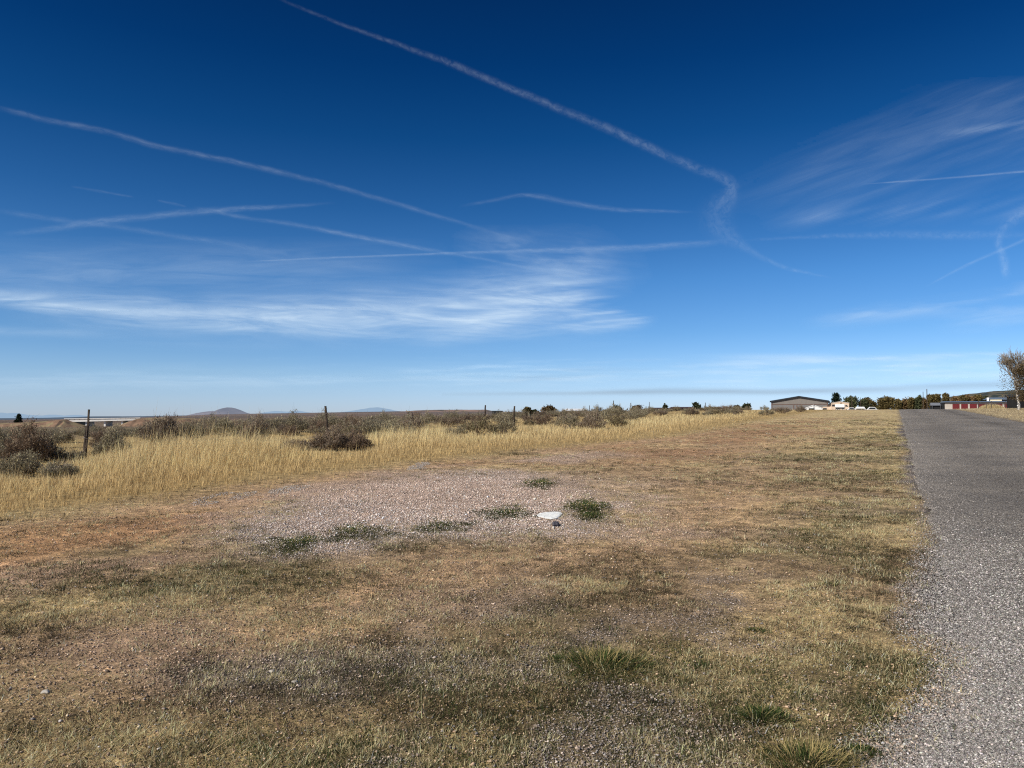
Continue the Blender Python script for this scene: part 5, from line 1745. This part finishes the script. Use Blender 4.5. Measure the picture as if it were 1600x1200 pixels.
contrail([(300, 322, 3, .22), (330, 329, 4, .34), (365, 337, 5, .34), (400, 343, 4, .16), (440, 348, 5, .25), (500, 358, 5, .5), (560, 370, 5, .5), (640, 385, 5, .42), (700, 396, 4, .2), (750, 404, 3, .34), (800, 413, 3, .34), (850, 424, 2, .15)],
         'broken contrail sinking right between the rising and the level ones')
contrail([(715, 323, 3, .10), (760, 315, 4, .22), (815, 304, 4, .30), (850, 308, 6, .30), (900, 319, 6, .34), (960, 328, 5, .32), (1020, 330, 4, .26), (1090, 331, 3, .15)],
         'wavy wisp of contrail ending left of the hooked bend')
contrail([(1345, 288, 1.2, .2), (1400, 284, 1.8, .6), (1500, 277, 2.2, .6), (1630, 265, 2.5, .6)],
         'short thin straight contrail at the upper right')
contrail([(1445, 449, 2, .15), (1490, 425, 3, .34), (1530, 405, 3.5, .36), (1565, 390, 3.5, .34), (1625, 364, 4, .34)],
         'thin contrail climbing to the right edge behind the hook')
contrail([(1630, 318, 12, .34), (1600, 337, 13, .40), (1575, 349, 12, .44), (1561, 362, 9, .44), (1560, 382, 8, .5), (1568, 405, 9, .55), (1572, 428, 9, .5), (1572, 440, 8, .1)],
         'short bright hook-shaped contrail at the right edge', m_trail_fuzzy)
contrail([(110, 291, 2, .10), (150, 298, 3, .2), (210, 308, 2, .12)], 'tiny faint contrail fragment alone at upper left')
contrail([(245, 313, 2, .15), (270, 318, 3, .25), (292, 323, 2, .12)], 'tiny contrail fragment above the left crossing')

m_cirrus = cloudmat('cirrus_ice', 1.0, 1.0, (.0065, .05), (.26, .78), (.76, .91, 1))


def cirrus(x0, x1, y0, y1, fn, label, alt, nx=150, ny=70, shear=0.0, dens=1.0, m=None):
    X, Y = np.meshgrid(np.linspace(x0, x1, nx), np.linspace(y0, y1, ny))
    d = np.clip(fn(X, Y), 0, 1) * dens
    bx = sstep(x0, x0 + .06 * (x1 - x0), X) * sstep(x1, x1 - .06 * (x1 - x0), X) if x1 < 1650 else np.ones_like(X)
    d = d * bx * sstep(y0, y0 + .12 * (y1 - y0), Y) * sstep(y1, y1 - .12 * (y1 - y0), Y)
    V = [sky_point(a, b, alt) for a, b in zip(X.ravel(), Y.ravel())]
    ii, jj = np.meshgrid(np.arange(ny - 1), np.arange(nx - 1), indexing='ij')
    a0 = (ii * nx + jj).ravel()
    F = np.stack([a0, a0 + 1, a0 + nx + 1, a0 + nx], 1)
    dd = d.ravel()
    F = F[dd[F].max(1) > .012]
    o = np_mesh('cirrus_cloud', V, F, m or m_cirrus, attrs={'dens': dd, 'along': X.ravel(), 'across': (Y + shear * X).ravel()}, smooth=True)
    tag(o, kind='stuff')


def bank(X, Y):
    tl = sstep(500, 900, X) * .22
    n = fbm(X * .011, (Y - .05 * X + tl * (X - 700)) * .055, 201, 5)
    lower = np.interp(X, [-100, 0, 200, 400, 550, 690, 850, 1000, 1030], [492, 482, 512, 528, 534, 544, 527, 518, 500])
    upper = np.interp(X, [-100, 0, 200, 450, 650, 750, 850, 930, 980, 1030], [440, 445, 448, 442, 425, 400, 384, 392, 412, 470])
    core = np.interp(X, [-100, 0, 150, 300, 500, 700, 850, 940, 1010], [462, 467, 482, 492, 487, 478, 470, 486, 496])
    up = np.clip((Y - upper) / np.maximum(core - upper, 1), 0, 1); dn = np.clip((lower - Y) / np.maximum(lower - core, 1), 0, 1)
    k = np.minimum(up ** 1.3, dn ** .8)
    rightend = sstep(1015, 955, X + 60 * (n - .5))
    amp = np.interp(X, [-100, 0, 100, 400, 700, 900, 1000], [.5, .52, .46, .46, .54, .78, .80])
    n2 = fbm(X * .006, (Y - .03 * X + .5 * tl * (X - 700)) * .14, 202, 4)
    w_ = fbm(X * .005, (Y + .10 * X) * .07, 204, 4)
    rightend = sstep(1060, 820, X + 330 * (w_ - .5))
    return 1.5 * k ** 1.1 * amp * (.42 + .7 * n + .32 * sstep(.35, .7, n2)) * rightend + .30 * np.exp(-((Y - .5 * (core + lower)) / 26) ** 2) * (.4 + 1.1 * n) * sstep(-60, 250, X) * rightend


def plume(X, Y):
    n = fbm(X * .014, (Y - .12 * X) * .045, 203, 5)
    c = np.interp(X, [700, 800, 900, 990], [376, 394, 412, 424])
    w = np.interp(X, [700, 800, 900, 990], [16, 30, 44, 30])
    return np.exp(-((Y - c) / w) ** 2) * (.22 + .6 * sstep(.36, .7, n)) * sstep(690, 830, X) * sstep(1030, 900, X + 120 * (n - .5)) * .42


def veil_left(X, Y):
    n = fbm(X * .004, Y * .02, 205, 4)
    return np.exp(-((Y - 420) / 38) ** 2) * .20 * (.3 + 1.2 * n) * sstep(760, 500, X) + np.exp(-((Y - 517 - .03 * X) / 7) ** 2) * .20 * sstep(260, 60, X)


def right_fan(X, Y):
    n = .03 + .6 * fbm(X * .004, (Y + .36 * X) * .03, 207, 4) + .4 * fbm(X * .006, (Y + .33 * X) * .09, 208, 4)
    c = np.interp(X, [1080, 1200, 1400, 1650], [315, 292, 250, 170])
    w = np.interp(X, [1080, 1200, 1400, 1650], [16, 42, 70, 95])
    a = np.exp(-((Y - c) / w) ** 2) * (.14 + .42 * sstep(.36, .66, n)) * sstep(1070, 1330, X) * .22
    c2 = np.interp(X, [1200, 1650], [345, 318]); a2 = np.exp(-((Y - c2) / 14) ** 2) * sstep(.38, .66, n) * .22 * sstep(1180, 1300, X)
    c3 = np.interp(X, [1450, 1650], [212, 188]); a3 = np.exp(-((Y - c3) / 6) ** 2) * sstep(.36, .6, n) * .28 * sstep(1455, 1530, X)
    return a + a2 + a3


def right_low(X, Y):
    n = fbm(X * .006, (Y + .12 * X) * .035, 209, 5)
    c = np.interp(X, [1250, 1400, 1650], [503, 484, 450]); a = np.exp(-((Y - c) / 13) ** 2) * (.1 + sstep(.38, .68, n)) * .42 * sstep(1230, 1400, X)
    c2 = np.interp(X, [1400, 1650], [500, 490]); a2 = np.exp(-((Y - c2) / 16) ** 2) * sstep(.4, .7, n) * .34 * sstep(1430, 1560, X)
    return a + a2


def horizon_veil(X, Y):
    n = fbm(X * .005, (Y + .01 * X) * .08, 211, 5)
    n2 = fbm(X * .012, (Y + .02 * X) * .16, 212, 4)
    c = np.interp(X, [-100, 300, 700, 1000, 1300, 1500, 1700], [600, 590, 592, 592, 572, 562, 566])
    w = np.interp(X, [-100, 300, 700, 1000, 1300, 1500, 1700], [14, 14, 16, 18, 24, 26, 26])
    k = np.interp(X, [-100, 300, 700, 1000, 1300, 1500, 1700], [.18, .28, .42, .44, .62, .85, .65])
    return np.exp(-((Y - c) / w) ** 2) * k * (.25 + 1.2 * sstep(.34, .70, n)) + .25 * sstep(.55, .75, n2) * np.exp(-((Y - 580) / 20) ** 2) * sstep(300, 700, X)


cirrus(-90, 1040, 405, 560, bank, 'bank', ALT - 350, 220, 80, -.04)
cirrus(680, 1030, 335, 490, plume, 'plume', ALT - 300, 110, 60, -.1)
cirrus(-90, 780, 360, 545, veil_left, 'veil', ALT - 400, 120, 60, .0)
cirrus(1060, 1690, 110, 400, right_fan, 'fan', ALT - 250, 130, 110, .36)
cirrus(1220, 1690, 410, 545, right_low, 'low', ALT - 450, 100, 60, .1)
cirrus(-90, 1690, 548, 626, horizon_veil, 'horizon', ALT - 2000, 260, 50, .0)

# dark smoke streak low over the horizon
m_smoke, nt, out = mat('smoke_haze')
at_ = nd(nt, 'ShaderNodeAttribute', attribute_name='dens')
df = nd(nt, 'ShaderNodeBsdfTranslucent'); df.inputs[0].default_value = (.26, .30, .34, 1)
tp = nd(nt, 'ShaderNodeBsdfTransparent'); mx = nd(nt, 'ShaderNodeMixShader')
nt.links.new(at_.outputs['Fac'], mx.inputs[0]); nt.links.new(tp.outputs[0], mx.inputs[1]); nt.links.new(df.outputs[0], mx.inputs[2]); nt.links.new(mx.outputs[0], out.inputs[0])


def smoke(X, Y):
    n = fbm(X * .006, Y * .10, 221, 4)
    c = np.interp(X, [700, 900, 1040, 1200, 1400, 1700], [616, 614.5, 611.5, 612.5, 608, 596])
    w = np.interp(X, [700, 900, 1040, 1200, 1400, 1700], [2.5, 3.2, 5, 4.5, 6, 9])
    k = np.interp(X, [700, 860, 1000, 1250, 1450, 1700], [.08, .32, .50, .46, .36, .28])
    return np.exp(-((Y - c) / w) ** 2) * k * (.5 + .7 * n) + .30 * np.exp(-((Y - 621) / 5) ** 2) * sstep(1350, 1500, X) * n


cirrus(690, 1690, 585, 632, smoke, 'smoke', 900.0, 200, 60, 0, 1.0, m_smoke)
bpy.data.objects['cirrus_cloud.006'].name = 'smoke_haze'
